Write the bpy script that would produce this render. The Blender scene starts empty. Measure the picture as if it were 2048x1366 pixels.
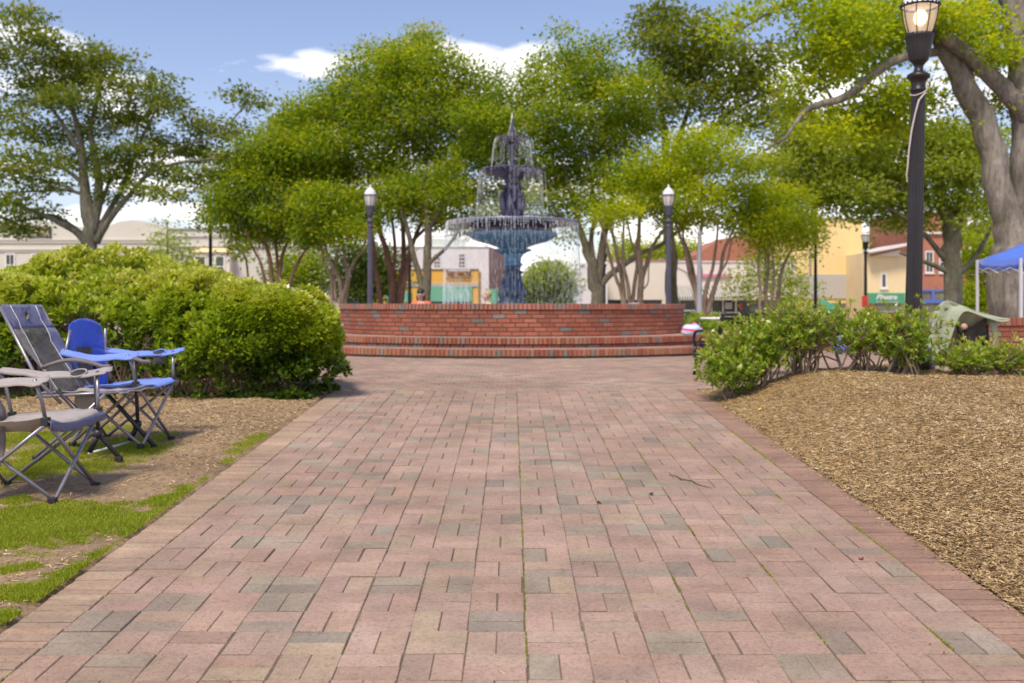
import bpy, bmesh, math, random
import numpy as np
from mathutils import Vector, Matrix, noise as mnoise
random.seed(7); RNG = np.random.default_rng(11)
PI = math.pi
SC = bpy.context.scene
COL = SC.collection
E = 0.73; F = 2000.0; CX = 1024.0; HY = 612.0

# ------------------------------------------------------------------ helpers
def P(px, py, d): return Vector(((px-CX)/F*d, d, E+(HY-py)/F*d))
def PX(px, d): return (px-CX)/F*d
def PZ(py, d): return E+(HY-py)/F*d
def smooth(a, b, x):
    t = min(1, max(0, (x-a)/(b-a))); return t*t*(3-2*t)
def gb(y):
    if y < 9.9: return -0.547+0.045*y
    if y < 13.8: return -0.1015+0.026*(y-9.9)
    if y < 24: return 0.0
    if y < 36: return -0.7*smooth(24, 37, y)
    return -0.7-0.6*smooth(36, 75, y)
def bed_cut(x, y):
    return math.hypot(x, y-18.3) < 8.49 or (y > 9.3 and math.atan2(y-18.3, x) > -1.06)
def mulch_h(x, y):
    d = math.hypot(x, y-18.3)
    t = smooth(1.85, 2.9, x)*smooth(2.0, 7.5, y)*smooth(8.5, 9.4, d)*(1-smooth(8.9, 9.5, y)*smooth(3.9, 4.6, x))*(1 if y < 18 else 0)
    return gb(y)+0.24*t+0.03*smooth(1.85, 2.1, x)*smooth(8.5, 8.9, d)
def lawn_h(x, y): return gb(y)+0.012+0.05*smooth(7.0, 9.2, y)*smooth(1.75, 2.6, -x)
def G(x, y):
    if x < -1.75 and y < 11: return lawn_h(x, y)
    if x > 1.85 and y < 12: return mulch_h(x, y)
    return gb(y)

def tag(o, label=None, cat=None, group=None, kind=None):
    if label: o['label'] = label
    if cat: o['category'] = cat
    if group: o['group'] = group
    if kind: o['kind'] = kind
    return o
def empty(name, loc, label, cat, group=None, rz=0):
    o = bpy.data.objects.new(name, None); COL.objects.link(o)
    o.location = loc; o.rotation_euler = (0, 0, rz); o.empty_display_size = .1
    return tag(o, label, cat, group)
class MB:
    def __init__(s): s.v = []; s.f = []; s.c = []; s.n = 0; s.cur = (1, 1, 1)
    def add(s, vs, fs, col=None):
        b = len(s.v); s.v += [tuple(v) for v in vs]; s.f += [tuple(i+b for i in f) for f in fs]
        s.c += [col or s.cur]*len(fs)
    def box(s, a, b, col=None):
        x0, y0, z0 = a; x1, y1, z1 = b
        s.add([(x0,y0,z0),(x1,y0,z0),(x1,y1,z0),(x0,y1,z0),(x0,y0,z1),(x1,y0,z1),(x1,y1,z1),(x0,y1,z1)],
              [(0,3,2,1),(4,5,6,7),(0,1,5,4),(1,2,6,5),(2,3,7,6),(3,0,4,7)], col)
    def tube(s, pts, rad, n=8, cap=True, col=None):
        pts = [Vector(p) for p in pts]
        if not hasattr(rad, '__len__'): rad = [rad]*len(pts)
        vs = []; fs = []; up = None
        for i, p in enumerate(pts):
            t = (pts[min(i+1, len(pts)-1)]-pts[max(i-1, 0)])
            if t.length < 1e-9: t = Vector((0,0,1))
            t.normalize()
            if up is None:
                up = t.orthogonal().normalized()
            else:
                up = (up-t*up.dot(t))
                up = up.normalized() if up.length > 1e-6 else t.orthogonal().normalized()
            w = t.cross(up)
            for k in range(n):
                a = 2*PI*k/n; vs.append(p+(up*math.cos(a)+w*math.sin(a))*rad[i])
        for i in range(len(pts)-1):
            for k in range(n):
                a = i*n+k; b = i*n+(k+1) % n; fs.append((a, b, b+n, a+n))
        if cap: fs.append(tuple(range(n))[::-1]); fs.append(tuple((len(pts)-1)*n+k for k in range(n)))
        s.add(vs, fs, col)
    def lathe(s, prof, c=(0,0,0), n=32, flute=0, famp=0, col=None, sharp=None):
        vs = []; fs = []
        for (r, z, *fl) in prof:
            fa = fl[0] if fl else famp
            for k in range(n):
                a = 2*PI*k/n; rr = r*(1+(fa*(abs(math.cos(a*flute/2))-0.5) if flute else 0))
                vs.append((c[0]+rr*math.cos(a), c[1]+rr*math.sin(a), c[2]+z))
        for i in range(len(prof)-1):
            for k in range(n):
                a = i*n+k; b = i*n+(k+1) % n; fs.append((a, b, b+n, a+n))
        s.add(vs, fs, col)
    def ell(s, c, r, n=12, m=8, col=None):
        prof = [(max(1e-4, math.sin(PI*i/m)), -math.cos(PI*i/m)) for i in range(m+1)]
        vs = []; fs = []
        for (rr, z) in prof:
            for k in range(n):
                a = 2*PI*k/n; vs.append((c[0]+r[0]*rr*math.cos(a), c[1]+r[1]*rr*math.sin(a), c[2]+r[2]*z))
        for i in range(m):
            for k in range(n):
                a = i*n+k; b = i*n+(k+1) % n; fs.append((a, b, b+n, a+n))
        s.add(vs, fs, col)
    def prism(s, pts, y0, y1, col=None):      # pts = (x,z) outline, counter clockwise seen from the front (-y)
        n = len(pts)
        s.add([(x, y0, z) for x, z in pts]+[(x, y1, z) for x, z in pts],
              [tuple(range(n)), tuple(range(2*n-1, n-1, -1))]+[(i, i+n, (i+1) % n+n, (i+1) % n) for i in range(n)], col)
    def build(s, name, m, parent=None, smoothf=False, colattr=False, bevel=0):
        me = bpy.data.meshes.new(name); me.from_pydata(s.v, [], s.f)
        if smoothf: me.polygons.foreach_set('use_smooth', [True]*len(me.polygons))
        me.materials.append(m)
        if colattr:
            at = me.attributes.new('tint', 'FLOAT_COLOR', 'FACE')
            at.data.foreach_set('color', np.array([(*c, 1) for c in s.c], dtype=np.float32).ravel())
        me.update()
        o = bpy.data.objects.new(name, me); COL.objects.link(o)
        if parent is not None: o.parent = parent
        if bevel:
            b = o.modifiers.new('b', 'BEVEL'); b.width = bevel; b.segments = 2; b.limit_method = 'ANGLE'
        return o
def npmesh(name, verts, quads, m, parent=None, rnd=None, smoothf=False):
    me = bpy.data.meshes.new(name); nv = len(verts); nq = len(quads); k = quads.shape[1]
    me.vertices.add(nv); me.vertices.foreach_set('co', verts.astype(np.float32).ravel())
    me.loops.add(nq*k); me.loops.foreach_set('vertex_index', quads.astype(np.int32).ravel())
    me.polygons.add(nq); me.polygons.foreach_set('loop_start', np.arange(0, nq*k, k, dtype=np.int32))
    if smoothf: me.polygons.foreach_set('use_smooth', np.ones(nq, dtype=bool))
    me.update(calc_edges=True)
    if rnd is not None:
        at = me.attributes.new('rnd', 'FLOAT', 'FACE'); at.data.foreach_set('value', rnd.astype(np.float32))
    me.materials.append(m); me.validate()
    o = bpy.data.objects.new(name, me); COL.objects.link(o)
    if parent is not None: o.parent = parent
    return o
def unit(a): return a/np.maximum(1e-9, np.linalg.norm(a, axis=1))[:, None]
def leaf_arrays(c, ax, nr, L, W, fold=.25):
    ax = unit(ax); sd = unit(np.cross(ax, nr)); nr = unit(np.cross(sd, ax))
    L = L[:, None]; W = W[:, None]
    v = np.stack([c, c+ax*L*.55+sd*W*.5+nr*W*fold, c+ax*L, c+ax*L*.55-sd*W*.5+nr*W*fold], 1).reshape(-1, 3)
    q = np.arange(len(c)*4).reshape(-1, 4)
    return v, q

# ------------------------------------------------------------------ materials
def newmat(name):
    m = bpy.data.materials.new(name); m.use_nodes = True; nt = m.node_tree
    return m, nt, nt.nodes['Principled BSDF']
def N(nt, t, **kw):
    n = nt.nodes.new(t)
    for k, v in kw.items():
        if k in n.inputs: n.inputs[k].default_value = v
        else: setattr(n, k, v)
    return n
def L(nt, a, b): nt.links.new(a, b)
def ramp(nt, fac, stops, interp='LINEAR'):
    r = nt.nodes.new('ShaderNodeValToRGB'); r.color_ramp.interpolation = interp
    e = r.color_ramp.elements
    while len(e) < len(stops): e.new(0.5)
    for i, (p, c) in enumerate(stops): e[i].position = p; e[i].color = (*c, 1)
    L(nt, fac, r.inputs[0]); return r.outputs[0]
def mul(nt, a, b, f=1.0):
    n = nt.nodes.new('ShaderNodeMix'); n.data_type = 'RGBA'; n.blend_type = 'MULTIPLY'; n.inputs[0].default_value = f
    L(nt, a, n.inputs[6]); L(nt, b, n.inputs[7]); return n.outputs[2]
def mix(nt, f, a, b):
    n = nt.nodes.new('ShaderNodeMix'); n.data_type = 'RGBA'
    L(nt, f, n.inputs[0])
    for s, v in ((6, a), (7, b)):
        if isinstance(v, tuple): n.inputs[s].default_value = (*v, 1)
        else: L(nt, v, n.inputs[s])
    return n.outputs[2]
def tex(nt, scale, detail=4, rough=.6, coord='Object', stretch=None):
    tc = nt.nodes.new('ShaderNodeTexCoord'); src = tc.outputs[coord]
    if stretch:
        mp = nt.nodes.new('ShaderNodeMapping'); mp.inputs['Scale'].default_value = stretch; L(nt, src, mp.inputs[0]); src = mp.outputs[0]
    n = N(nt, 'ShaderNodeTexNoise', Scale=scale, Detail=detail, Roughness=rough); L(nt, src, n.inputs['Vector'])
    return n.outputs['Fac']
def bump(nt, p, h, s=.3, d=.01):
    b = N(nt, 'ShaderNodeBump', Strength=s, Distance=d); L(nt, h, b.inputs['Height']); L(nt, b.outputs[0], p.inputs['Normal'])
def simple(name, col, rough=.7, metal=0, var=.12, scale=6, bs=.15, bd=.005, coat=0, spec=None, stretch=None, bscale=None):
    m, nt, p = newmat(name)
    t = tex(nt, scale, 5, .65, stretch=stretch)
    lo = tuple(max(0, c*(1-var)) for c in col); hi = tuple(min(1, c*(1+var)) for c in col)
    L(nt, ramp(nt, t, [(.3, lo), (.7, hi)]), p.inputs['Base Color'])
    p.inputs['Roughness'].default_value = rough; p.inputs['Metallic'].default_value = metal
    if coat: p.inputs['Coat Weight'].default_value = coat
    if spec is not None: p.inputs['Specular IOR Level'].default_value = spec
    t2 = tex(nt, bscale or scale*5, 4, .6, stretch=stretch); bump(nt, p, t2, bs, bd)
    return m
def brickmat(name, rough=.8, speck=True, stain=.25):
    m, nt, p = newmat(name)
    a = nt.nodes.new('ShaderNodeAttribute'); a.attribute_name = 'tint'
    t = tex(nt, 3, 5, .7); t2 = tex(nt, 60, 4, .75); t4 = tex(nt, .55, 4, .6)
    c = mul(nt, a.outputs['Color'], ramp(nt, t, [(.3, (1-stain, (1-stain)*1.0, (1-stain)*.97)), (.7, (1.06,)*3)]))
    c = mul(nt, c, ramp(nt, t2, [(.28, (.55, .53, .5)), (.5, (1, 1, 1)), (.8, (1.15, 1.13, 1.1))]), .8)
    L(nt, c, p.inputs['Base Color']); p.inputs['Roughness'].default_value = rough
    t5 = tex(nt, 240, 3, .6)
    c = mul(nt, c, ramp(nt, t5, [(.30, (.50, .47, .45)), (.44, (1, 1, 1)), (.75, (1.10, 1.09, 1.07))]), .9 if speck else 0)
    c = mul(nt, c, ramp(nt, t4, [(.35, (.84, .80, .76)), (.62, (1.03, 1.02, 1.0))]), 1 if speck else 0); L(nt, c, p.inputs['Base Color'])
    t3 = tex(nt, 130, 4, .7); bump(nt, p, t3, .45, .004)
    return m
def leafmat(name, stops, trans=.35, rough=.45, spec=.4):
    m, nt, p = newmat(name)
    a = nt.nodes.new('ShaderNodeAttribute'); a.attribute_name = 'rnd'
    c = ramp(nt, a.outputs['Fac'], stops)
    L(nt, c, p.inputs['Base Color']); p.inputs['Roughness'].default_value = rough; p.inputs['Specular IOR Level'].default_value = spec
    tr = nt.nodes.new('ShaderNodeBsdfTranslucent')
    g = nt.nodes.new('ShaderNodeMix'); g.data_type = 'RGBA'; g.blend_type = 'MULTIPLY'; g.inputs[0].default_value = 1
    L(nt, c, g.inputs[6]); g.inputs[7].default_value = (1.6, 1.5, .6, 1); L(nt, g.outputs[2], tr.inputs[0])
    ms = nt.nodes.new('ShaderNodeMixShader'); ms.inputs[0].default_value = trans
    L(nt, p.outputs[0], ms.inputs[1]); L(nt, tr.outputs[0], ms.inputs[2])
    L(nt, ms.outputs[0], nt.nodes['Material Output'].inputs[0])
    return m
def barkmat(name, c1, c2, moss=None, sc=4):
    m, nt, p = newmat(name)
    t = tex(nt, sc, 6, .7, stretch=(1, 1, .35)); t2 = tex(nt, sc*6, 5, .7, stretch=(1, 1, .25))
    c = ramp(nt, t, [(.32, c1), (.68, c2)])
    if moss: c = mix(nt, ramp(nt, tex(nt, 2.2, 3), [(.5, (0,)*3), (.75, (.6,)*3)]), c, moss)
    c = mul(nt, c, ramp(nt, t2, [(.3, (.5,)*3), (.6, (1.1,)*3)]))
    L(nt, c, p.inputs['Base Color']); p.inputs['Roughness'].default_value = .9; bump(nt, p, t2, .9, .05)
    return m
M = {}
M['paver'] = brickmat('paver_clay', stain=.30); M['wallbrick'] = brickmat('wall_brick', .75, stain=.12)
M['joint'] = simple('joint_sand', (.19, .145, .10), .95, var=.5, scale=9)
M['mortar'] = simple('mortar', (.085, .07, .055), .95, var=.3, scale=7)
M['soil'] = None
M['iron'] = simple('dark_cast_iron', (.075, .066, .115), .35, .25, .25, 14, .2, .004)
M['navyiron'] = simple('navy_painted_iron', (.06, .08, .13), .35, .2, .35, 12, .2, .004)
M['rim'] = simple('wet_grey_blue_rim', (.24, .25, .34), .25, .2, .2, 12, .2, .004)
M['bluepaint'] = simple('blue_painted_iron', (.16, .30, .46), .4, .1, .3, 12, .2, .004)
M['postpaint'] = simple('black_post_paint', (.022, .018, .020), .42, .1, .25, 10, .1, .002)
M['postgrey'] = simple('grey_violet_post_paint', (.085, .08, .115), .45, .1, .2, 10, .1, .002)
M['poleblack'] = simple('black_pole', (.015, .018, .022), .5, .1)
M['polegrey'] = simple('grey_pole', (.3, .3, .33), .6)
M['white'] = simple('white_paint', (.75, .73, .69), .6, var=.05)
M['whitemetal'] = simple('white_powder_coat', (.8, .8, .8), .35, var=.04)
M['plastic'] = simple('black_plastic', (.018, .018, .022), .45, var=.2)
M['tubegrey'] = simple('grey_steel_tube', (.26, .25, .29), .32, .5, .12, 20, .05, .001)
M['tubedark'] = simple('charcoal_steel_tube', (.05, .045, .055), .4, .4, .12, 20, .05, .001)
M['skin'] = simple('skin', (.55, .34, .25), .55, var=.08)
M['hair'] = simple('dark_hair', (.03, .018, .014), .5, var=.4, scale=30, stretch=(1, 1, .2))
M['blond'] = simple('blond_hair', (.5, .36, .19), .55, var=.25, scale=30)
def fabric(name, col, alpha=1.0, var=.15):
    m, nt, p = newmat(name)
    t = tex(nt, 5, 5, .6); t2 = tex(nt, 14, 3, .5)
    L(nt, ramp(nt, t, [(.3, tuple(c*(1-var) for c in col)), (.7, tuple(c*(1+var) for c in col))]), p.inputs['Base Color'])
    p.inputs['Roughness'].default_value = .75; p.inputs['Sheen Weight'].default_value = .2
    p.inputs['Alpha'].default_value = alpha
    bump(nt, p, t2, .5, .02)
    return m
M['fgrey'] = fabric('grey_canvas', (.36, .32, .30)); M['fnavy'] = fabric('slate_blue_canvas', (.12, .125, .25))
M['fdgrey'] = fabric('dark_grey_canvas', (.17, .14, .145))
M['fblue'] = fabric('royal_blue_canvas', (.035, .10, .62)); M['fmesh'] = fabric('see_through_mesh', (.10, .09, .09), .55)
M['flblue'] = fabric('light_blue_canvas', (.17, .27, .72))
M['coral'] = fabric('coral_shirt', (.75, .14, .07)); M['lemon'] = fabric('pale_yellow_shirt', (.62, .60, .28)); M['jeans'] = fabric('jeans', (.07, .09, .16))
M['tarp'] = fabric('pale_green_tarp', (.34, .375, .255), 1, .2)
M['tentblue'] = fabric('blue_canopy', (.055, .16, .72), 1, .1)

# leaves
M['leaf_oak'] = leafmat('oak_leaves', [(0, (.06, .09, .015)), (.45, (.15, .20, .022)), (.75, (.26, .30, .026)), (1, (.40, .33, .045))], .45)
M['leaf_crape'] = leafmat('crape_leaves', [(0, (.06, .12, .014)), (.4, (.18, .28, .016)), (.7, (.37, .45, .02)), (.96, (.56, .44, .03)), (1, (.72, .62, .42))], .56)
M['leaf_lime'] = leafmat('lime_leaves', [(0, (.13, .22, .012)), (.4, (.29, .39, .014)), (.75, (.50, .55, .02)), (1, (.68, .56, .03))], .58)
M['leaf_dark'] = leafmat('dark_leaves', [(0, (.05, .09, .014)), (.5, (.11, .17, .02)), (1, (.22, .28, .03))], .4)
M['leaf_pale'] = leafmat('pale_leaves', [(0, (.18, .25, .03)), (.5, (.31, .38, .04)), (1, (.46, .50, .08))], .5)
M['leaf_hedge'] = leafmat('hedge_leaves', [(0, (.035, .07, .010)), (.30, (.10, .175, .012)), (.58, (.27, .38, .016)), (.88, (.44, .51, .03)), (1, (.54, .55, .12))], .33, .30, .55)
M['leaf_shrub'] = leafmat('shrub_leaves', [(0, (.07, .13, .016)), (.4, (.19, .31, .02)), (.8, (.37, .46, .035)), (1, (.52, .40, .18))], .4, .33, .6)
M['bark_oak'] = barkmat('oak_bark', (.13, .11, .085), (.34, .30, .235), (.13, .15, .06))
M['bark_dark'] = barkmat('dark_bark', (.10, .085, .06), (.25, .21, .15), (.12, .13, .05))
M['bark_red'] = barkmat('crape_bark', (.16, .075, .055), (.36, .20, .15))
M['bark_tan'] = barkmat('tan_crape_bark', (.22, .15, .10), (.46, .34, .25))
M['bark_near'] = barkmat('grey_oak_bark', (.10, .085, .07), (.36, .31, .265), (.17, .17, .09), 2.2)
M['twig'] = simple('twig_brown', (.22, .16, .11), .9, var=.3)

# ------------------------------------------------------------------ world, sun, camera
w = bpy.data.worlds.new('World'); SC.world = w; w.use_nodes = True; nt = w.node_tree
bg = nt.nodes['Background']; SUN_EL = math.radians(56); SUN_AZ = math.radians(205)   # azimuth from +y, clockwise
sky = nt.nodes.new('ShaderNodeTexSky'); sky.sky_type = 'NISHITA'; sky.sun_disc = False
sky.sun_elevation = SUN_EL; sky.sun_rotation = SUN_AZ; sky.air_density = 1.0; sky.dust_density = .6; sky.ozone_density = 2.5
tc = nt.nodes.new('ShaderNodeTexCoord'); sp = nt.nodes.new('ShaderNodeSeparateXYZ'); L(nt, tc.outputs['Generated'], sp.inputs[0])
def wm(op, a, b=None, clamp=False):
    n = nt.nodes.new('ShaderNodeMath'); n.operation = op; n.use_clamp = clamp
    for i, v in enumerate((a, b)):
        if v is None: continue
        if isinstance(v, (int, float)): n.inputs[i].default_value = v
        else: L(nt, v, n.inputs[i])
    return n.outputs[0]
zc = wm('ADD', wm('MAXIMUM', sp.outputs[2], 0.0), .22)
cb = nt.nodes.new('ShaderNodeCombineXYZ')
L(nt, wm('DIVIDE', sp.outputs[0], zc), cb.inputs[0]); L(nt, wm('DIVIDE', sp.outputs[1], zc), cb.inputs[1]); L(nt, wm('MULTIPLY', zc, 3.2), cb.inputs[2])
cn = N(nt, 'ShaderNodeTexNoise', Scale=2.0, Detail=8, Roughness=.52, Distortion=.15); L(nt, cb.outputs[0], cn.inputs['Vector'])
# more cloud low down, wisps higher up
thr = wm('ADD', .385, wm('MULTIPLY', wm('SUBTRACT', sp.outputs[2], .0), .62))
cov = wm('MULTIPLY', wm('SUBTRACT', cn.outputs['Fac'], thr), 11.0, True)
cs = nt.nodes.new('ShaderNodeMix'); cs.data_type = 'RGBA'
L(nt, wm('MULTIPLY', cov, .92), cs.inputs[0])
blue = nt.nodes.new('ShaderNodeMix'); blue.data_type = 'RGBA'; blue.blend_type = 'MULTIPLY'; blue.inputs[0].default_value = 1
L(nt, sky.outputs[0], blue.inputs[6]); blue.inputs[7].default_value = (.87, .735, .745, 1)
L(nt, blue.outputs[2], cs.inputs[6])
cn2 = N(nt, 'ShaderNodeTexNoise', Scale=4.0, Detail=5, Roughness=.6); L(nt, cb.outputs[0], cn2.inputs['Vector'])
L(nt, ramp(nt, cn2.outputs['Fac'], [(.36, (4.9, 4.9, 5.3)), (.58, (8.2, 7.9, 7.7))]), cs.inputs[7])
L(nt, cs.outputs[2], bg.inputs[0]); bg.inputs[1].default_value = .115
sl = bpy.data.lights.new('sun', 'SUN'); sl.energy = 2.0; sl.angle = math.radians(13); sl.color = (1, .90, .74)
so = bpy.data.objects.new('sun', sl); COL.objects.link(so)
sd = Vector((math.sin(SUN_AZ)*math.cos(SUN_EL), math.cos(SUN_AZ)*math.cos(SUN_EL), math.sin(SUN_EL)))
so.rotation_euler = (-sd).to_track_quat('-Z', 'Y').to_euler(); so.location = sd*50
cd = bpy.data.cameras.new('camera'); co = bpy.data.objects.new('camera', cd); COL.objects.link(co); SC.camera = co
co.location = (0, 0, E); co.rotation_euler = (PI/2, 0, 0); cd.sensor_width = 36; cd.lens = 36*F/2048
cd.shift_y = -(683-HY)/2048; cd.clip_end = 3000; cd.clip_start = .05
cd.dof.use_dof = True; cd.dof.focus_distance = 4.2; cd.dof.aperture_fstop = 3.4
SC.view_settings.view_transform = 'Standard'; SC.view_settings.look = 'None'; SC.view_settings.exposure = 0.95
SC.view_settings.gamma = 1; SC.render.engine = 'CYCLES'
SC.cycles.max_bounces = 9; SC.cycles.transparent_max_bounces = 12; SC.cycles.use_denoising = True
SC.cycles.diffuse_bounces = 6; SC.cycles.glossy_bounces = 2; SC.cycles.transmission_bounces = 4

# ------------------------------------------------------------------ ground
def groundmat():
    m, nt, p = newmat('soil_and_mulch')
    t = tex(nt, 1.3, 5, .6); t2 = tex(nt, 26, 5, .75)
    c = ramp(nt, t, [(.35, (.30, .20, .12)), (.62, (.44, .31, .185))])
    c = mul(nt, c, ramp(nt, t2, [(.3, (.55, .52, .5)), (.65, (1.2, 1.2, 1.15))]))
    L(nt, c, p.inputs['Base Color']); p.inputs['Roughness'].default_value = .95
    t3 = tex(nt, 70, 5, .8); bump(nt, p, t3, .8, .012)
    return m
M['soil'] = groundmat()
M['mulch'] = simple('mulch_base', (.34, .22, .09), .95, var=.5, scale=22, bs=.9, bd=.02, bscale=60)
M['asphalt'] = simple('asphalt', (.085, .082, .08), .9, var=.2, scale=3)
def grid(name, xs, ys, zf, m, kind=None, par=None):
    xs = list(xs); ys = list(ys); nx = len(xs)
    v = np.array([(x, y, zf(x, y)) for y in ys for x in xs])
    q = np.array([(j*nx+i, j*nx+i+1, (j+1)*nx+i+1, (j+1)*nx+i) for j in range(len(ys)-1) for i in range(nx-1)])
    o = npmesh(name, v, q, m, par, smoothf=True)
    if kind: tag(o, kind=kind)
    return o
def nz(x, y, s, k=0): return mnoise.noise(Vector((x*s+k, y*s-k, k*1.7)))
xs = [-900, -300, -120, -60, -30, -15, -9]+[-7+i*.12 for i in range(44)]+[-1.70, -1.0, 0, 1.0, 1.8]+[2.2, 3, 4, 6, 9, 15, 30, 60, 120, 300, 900]
ys = [-60, -20, -5, 0, 1]+[2+i*.12 for i in range(67)]+[10.3, 10.8, 11.4, 12, 13, 13.8, 16, 20, 24, 28, 32, 36, 44, 52, 60, 75, 100, 200, 600, 1500]
def gzf(x, y):
    z = G(x, y)
    if x < -1.72 and 1 < y < 11 and x > -8: return z+.010*nz(x, y, 2.3)+.006*nz(x, y, 7, 3)
    return z-.05 if abs(x) < 60 and y < 40 else z-.03
grid('ground', xs, ys, gzf, M['soil'], 'structure')
# street beyond the park, with pavement in front of the shops
grid('road', [-140, -60, 0, 60, 140], [46, 52, 58], lambda x, y: gb(y)+.01, M['asphalt'], 'structure')
M['concrete'] = simple('concrete', (.42, .40, .37), .9, var=.1, scale=2)
mb = MB(); mb.box((-140, 58.01, -1.3), (140, 59.9, gb(58)+.13)); mb.build('pavement', M['concrete']); tag(bpy.data.objects['pavement'], kind='structure')
M['fargrass'] = simple('park_grass', (.10, .16, .03), .95, var=.3, scale=1.5)
grid('park_lawn', [-60, -40, -20, -12, -8], [12, 16, 20, 24, 28, 32, 36, 40, 45], lambda x, y: gb(y)+.004, M['fargrass'], 'structure')
grid('park_lawn', [9.5, 12, 20, 40, 60], [27, 30, 34, 38, 42, 45], lambda x, y: gb(y)+.004, M['fargrass'], 'structure')

# ---- bricks
PINK = [(.48, .33, .265), (.45, .305, .24), (.49, .345, .275), (.465, .32, .25), (.44, .31, .25)]
GREY = [(.37, .30, .24), (.39, .315, .25), (.33, .27, .22), (.40, .33, .26)]
TAN = [(.46, .345, .25), (.44, .325, .245), (.47, .35, .26)]
def jit(c, a=.06): k = 1+random.uniform(-a, a); return tuple(x*k*(1+random.uniform(-.02, .02)) for x in c)
def brick_top(mb, c, ux, uy, lx, ly, z, col, bev=.0032, depth=.03, tilt=.007, zf=None):
    """one paver: centre c(x,y), unit vectors ux,uy, sizes lx, ly"""
    a = random.uniform(-tilt, tilt); b = random.uniform(-tilt, tilt); dz = random.uniform(-.0016, .0016)
    vs = []
    for (ins, low) in ((0, depth), (0, bev), (bev, 0)):
        for sx, sy in ((-1, -1), (1, -1), (1, 1), (-1, 1)):
            hx = sx*(lx/2-ins); hy = sy*(ly/2-ins)
            x = c[0]+ux[0]*hx+uy[0]*hy; y = c[1]+ux[1]*hx+uy[1]*hy
            vs.append((x, y, (zf(x, y) if zf else z)+dz+a*hx+b*hy-low))
    fs = [(0,1,5,4), (1,2,6,5), (2,3,7,6), (3,0,4,7), (4,5,9,8), (5,6,10,9), (6,7,11,10), (7,4,8,11), (8,9,10,11)]
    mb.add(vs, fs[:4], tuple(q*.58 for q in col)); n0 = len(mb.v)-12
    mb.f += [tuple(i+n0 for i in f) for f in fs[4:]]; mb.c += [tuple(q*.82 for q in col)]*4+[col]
zf = lambda x, y: gb(y)
mb = MB(); U = .2; X0 = .048
for j in range(-9, 35):
    y0 = 3.05+j*U
    if y0 > 9.9: break
    wob = 0
    for i in range(-8, 8):
        x0 = X0+i*U
        r = random.random()+.35*nz(x0, y0, .9, 5)
        k1 = GREY if (r > .86) else TAN if r > .76 else PINK
        cc = []
        for _ in range(2):
            kk = k1 if random.random() < .6 else random.choices([PINK, GREY, TAN], [.7, .17, .13])[0]
            cc.append(jit(random.choice(kk)))
        hor = ((i+j) % 2 == 1)
        jx = random.gauss(0, .0015); jy = random.gauss(0, .0025); ly = min(U, 9.9-y0)
        for k in range(2):
            dx = random.gauss(0, .0013)+jx; dy = random.gauss(0, .0013)+jy; g = .0024+random.uniform(0, .0030)+(.004 if random.random() < .04 else 0)
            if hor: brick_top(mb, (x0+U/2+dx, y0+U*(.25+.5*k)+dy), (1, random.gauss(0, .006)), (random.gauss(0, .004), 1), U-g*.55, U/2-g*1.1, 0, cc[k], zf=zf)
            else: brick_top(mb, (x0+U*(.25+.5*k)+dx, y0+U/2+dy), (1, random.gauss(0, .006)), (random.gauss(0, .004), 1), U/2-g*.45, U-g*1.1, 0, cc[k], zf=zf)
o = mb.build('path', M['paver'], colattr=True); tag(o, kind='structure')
for side, (xa, cols) in enumerate(((X0-1.6-.202, [(.47, .33, .235), (.50, .36, .26), (.44, .31, .23)]), (X0+1.6+.002, [(.40, .245, .18), (.43, .27, .20), (.37, .23, .17)]))):
    mb = MB(); y = 1.2
    while y < 10.0:
        # the border bows in a little where it meets the plaza
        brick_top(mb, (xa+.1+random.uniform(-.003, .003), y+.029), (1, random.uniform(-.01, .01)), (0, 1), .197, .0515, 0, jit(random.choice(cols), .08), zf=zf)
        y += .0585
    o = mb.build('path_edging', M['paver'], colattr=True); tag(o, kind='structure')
# circular plaza round the fountain
FC = (0.0, 18.3)
mb = MB()
def ring(mb, r0, r1, pitch, palette, a0=0, a1=2*PI, zf=zf, gap=.004, z=None, off=0, tilt=.003):
    rm = (r0+r1)/2; n = max(3, round((a1-a0)*rm/pitch)); st = (a1-a0)/n
    for k in range(n):
        a = a0+(k+.5+off)*st
        ux = (-math.sin(a), math.cos(a)); uy = (math.cos(a), math.sin(a))
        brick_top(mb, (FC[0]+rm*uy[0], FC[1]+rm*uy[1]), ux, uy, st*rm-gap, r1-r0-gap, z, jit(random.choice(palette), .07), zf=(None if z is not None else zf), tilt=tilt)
pal = PINK*5+GREY+TAN
r = 4.47; k = 0
while r < 8.28:
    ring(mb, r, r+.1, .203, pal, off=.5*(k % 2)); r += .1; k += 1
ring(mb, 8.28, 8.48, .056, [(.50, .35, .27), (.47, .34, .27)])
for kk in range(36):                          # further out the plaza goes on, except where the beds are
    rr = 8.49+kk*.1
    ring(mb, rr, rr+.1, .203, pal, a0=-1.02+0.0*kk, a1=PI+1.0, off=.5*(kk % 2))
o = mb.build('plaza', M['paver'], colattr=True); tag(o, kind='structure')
grid('joint_sand', [-1.76, -1.0, 0, 1, 1.85], [1, 4, 7, 9.9], lambda x, y: gb(y)-.0055, M['joint'], 'structure')
mb = MB()
nR = 96; rs = [4.3, 6, 8, 10, 12.1]; vs = []; fs = []
for rr in rs:
    for k in range(nR):
        a = 2*PI*k/nR; x = FC[0]+rr*math.cos(a); y = FC[1]+rr*math.sin(a)
        vs.append((x, y, gb(y)-.0055 if (y > 9.85) else -.40))
for i in range(len(rs)-1):
    for k in range(nR):
        fs.append((i*nR+k, (i+1)*nR+k, (i+1)*nR+(k+1) % nR, i*nR+(k+1) % nR))
mb.add([v for v in vs], fs); tag(mb.build('joint_sand', M['joint']), kind='structure')

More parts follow.
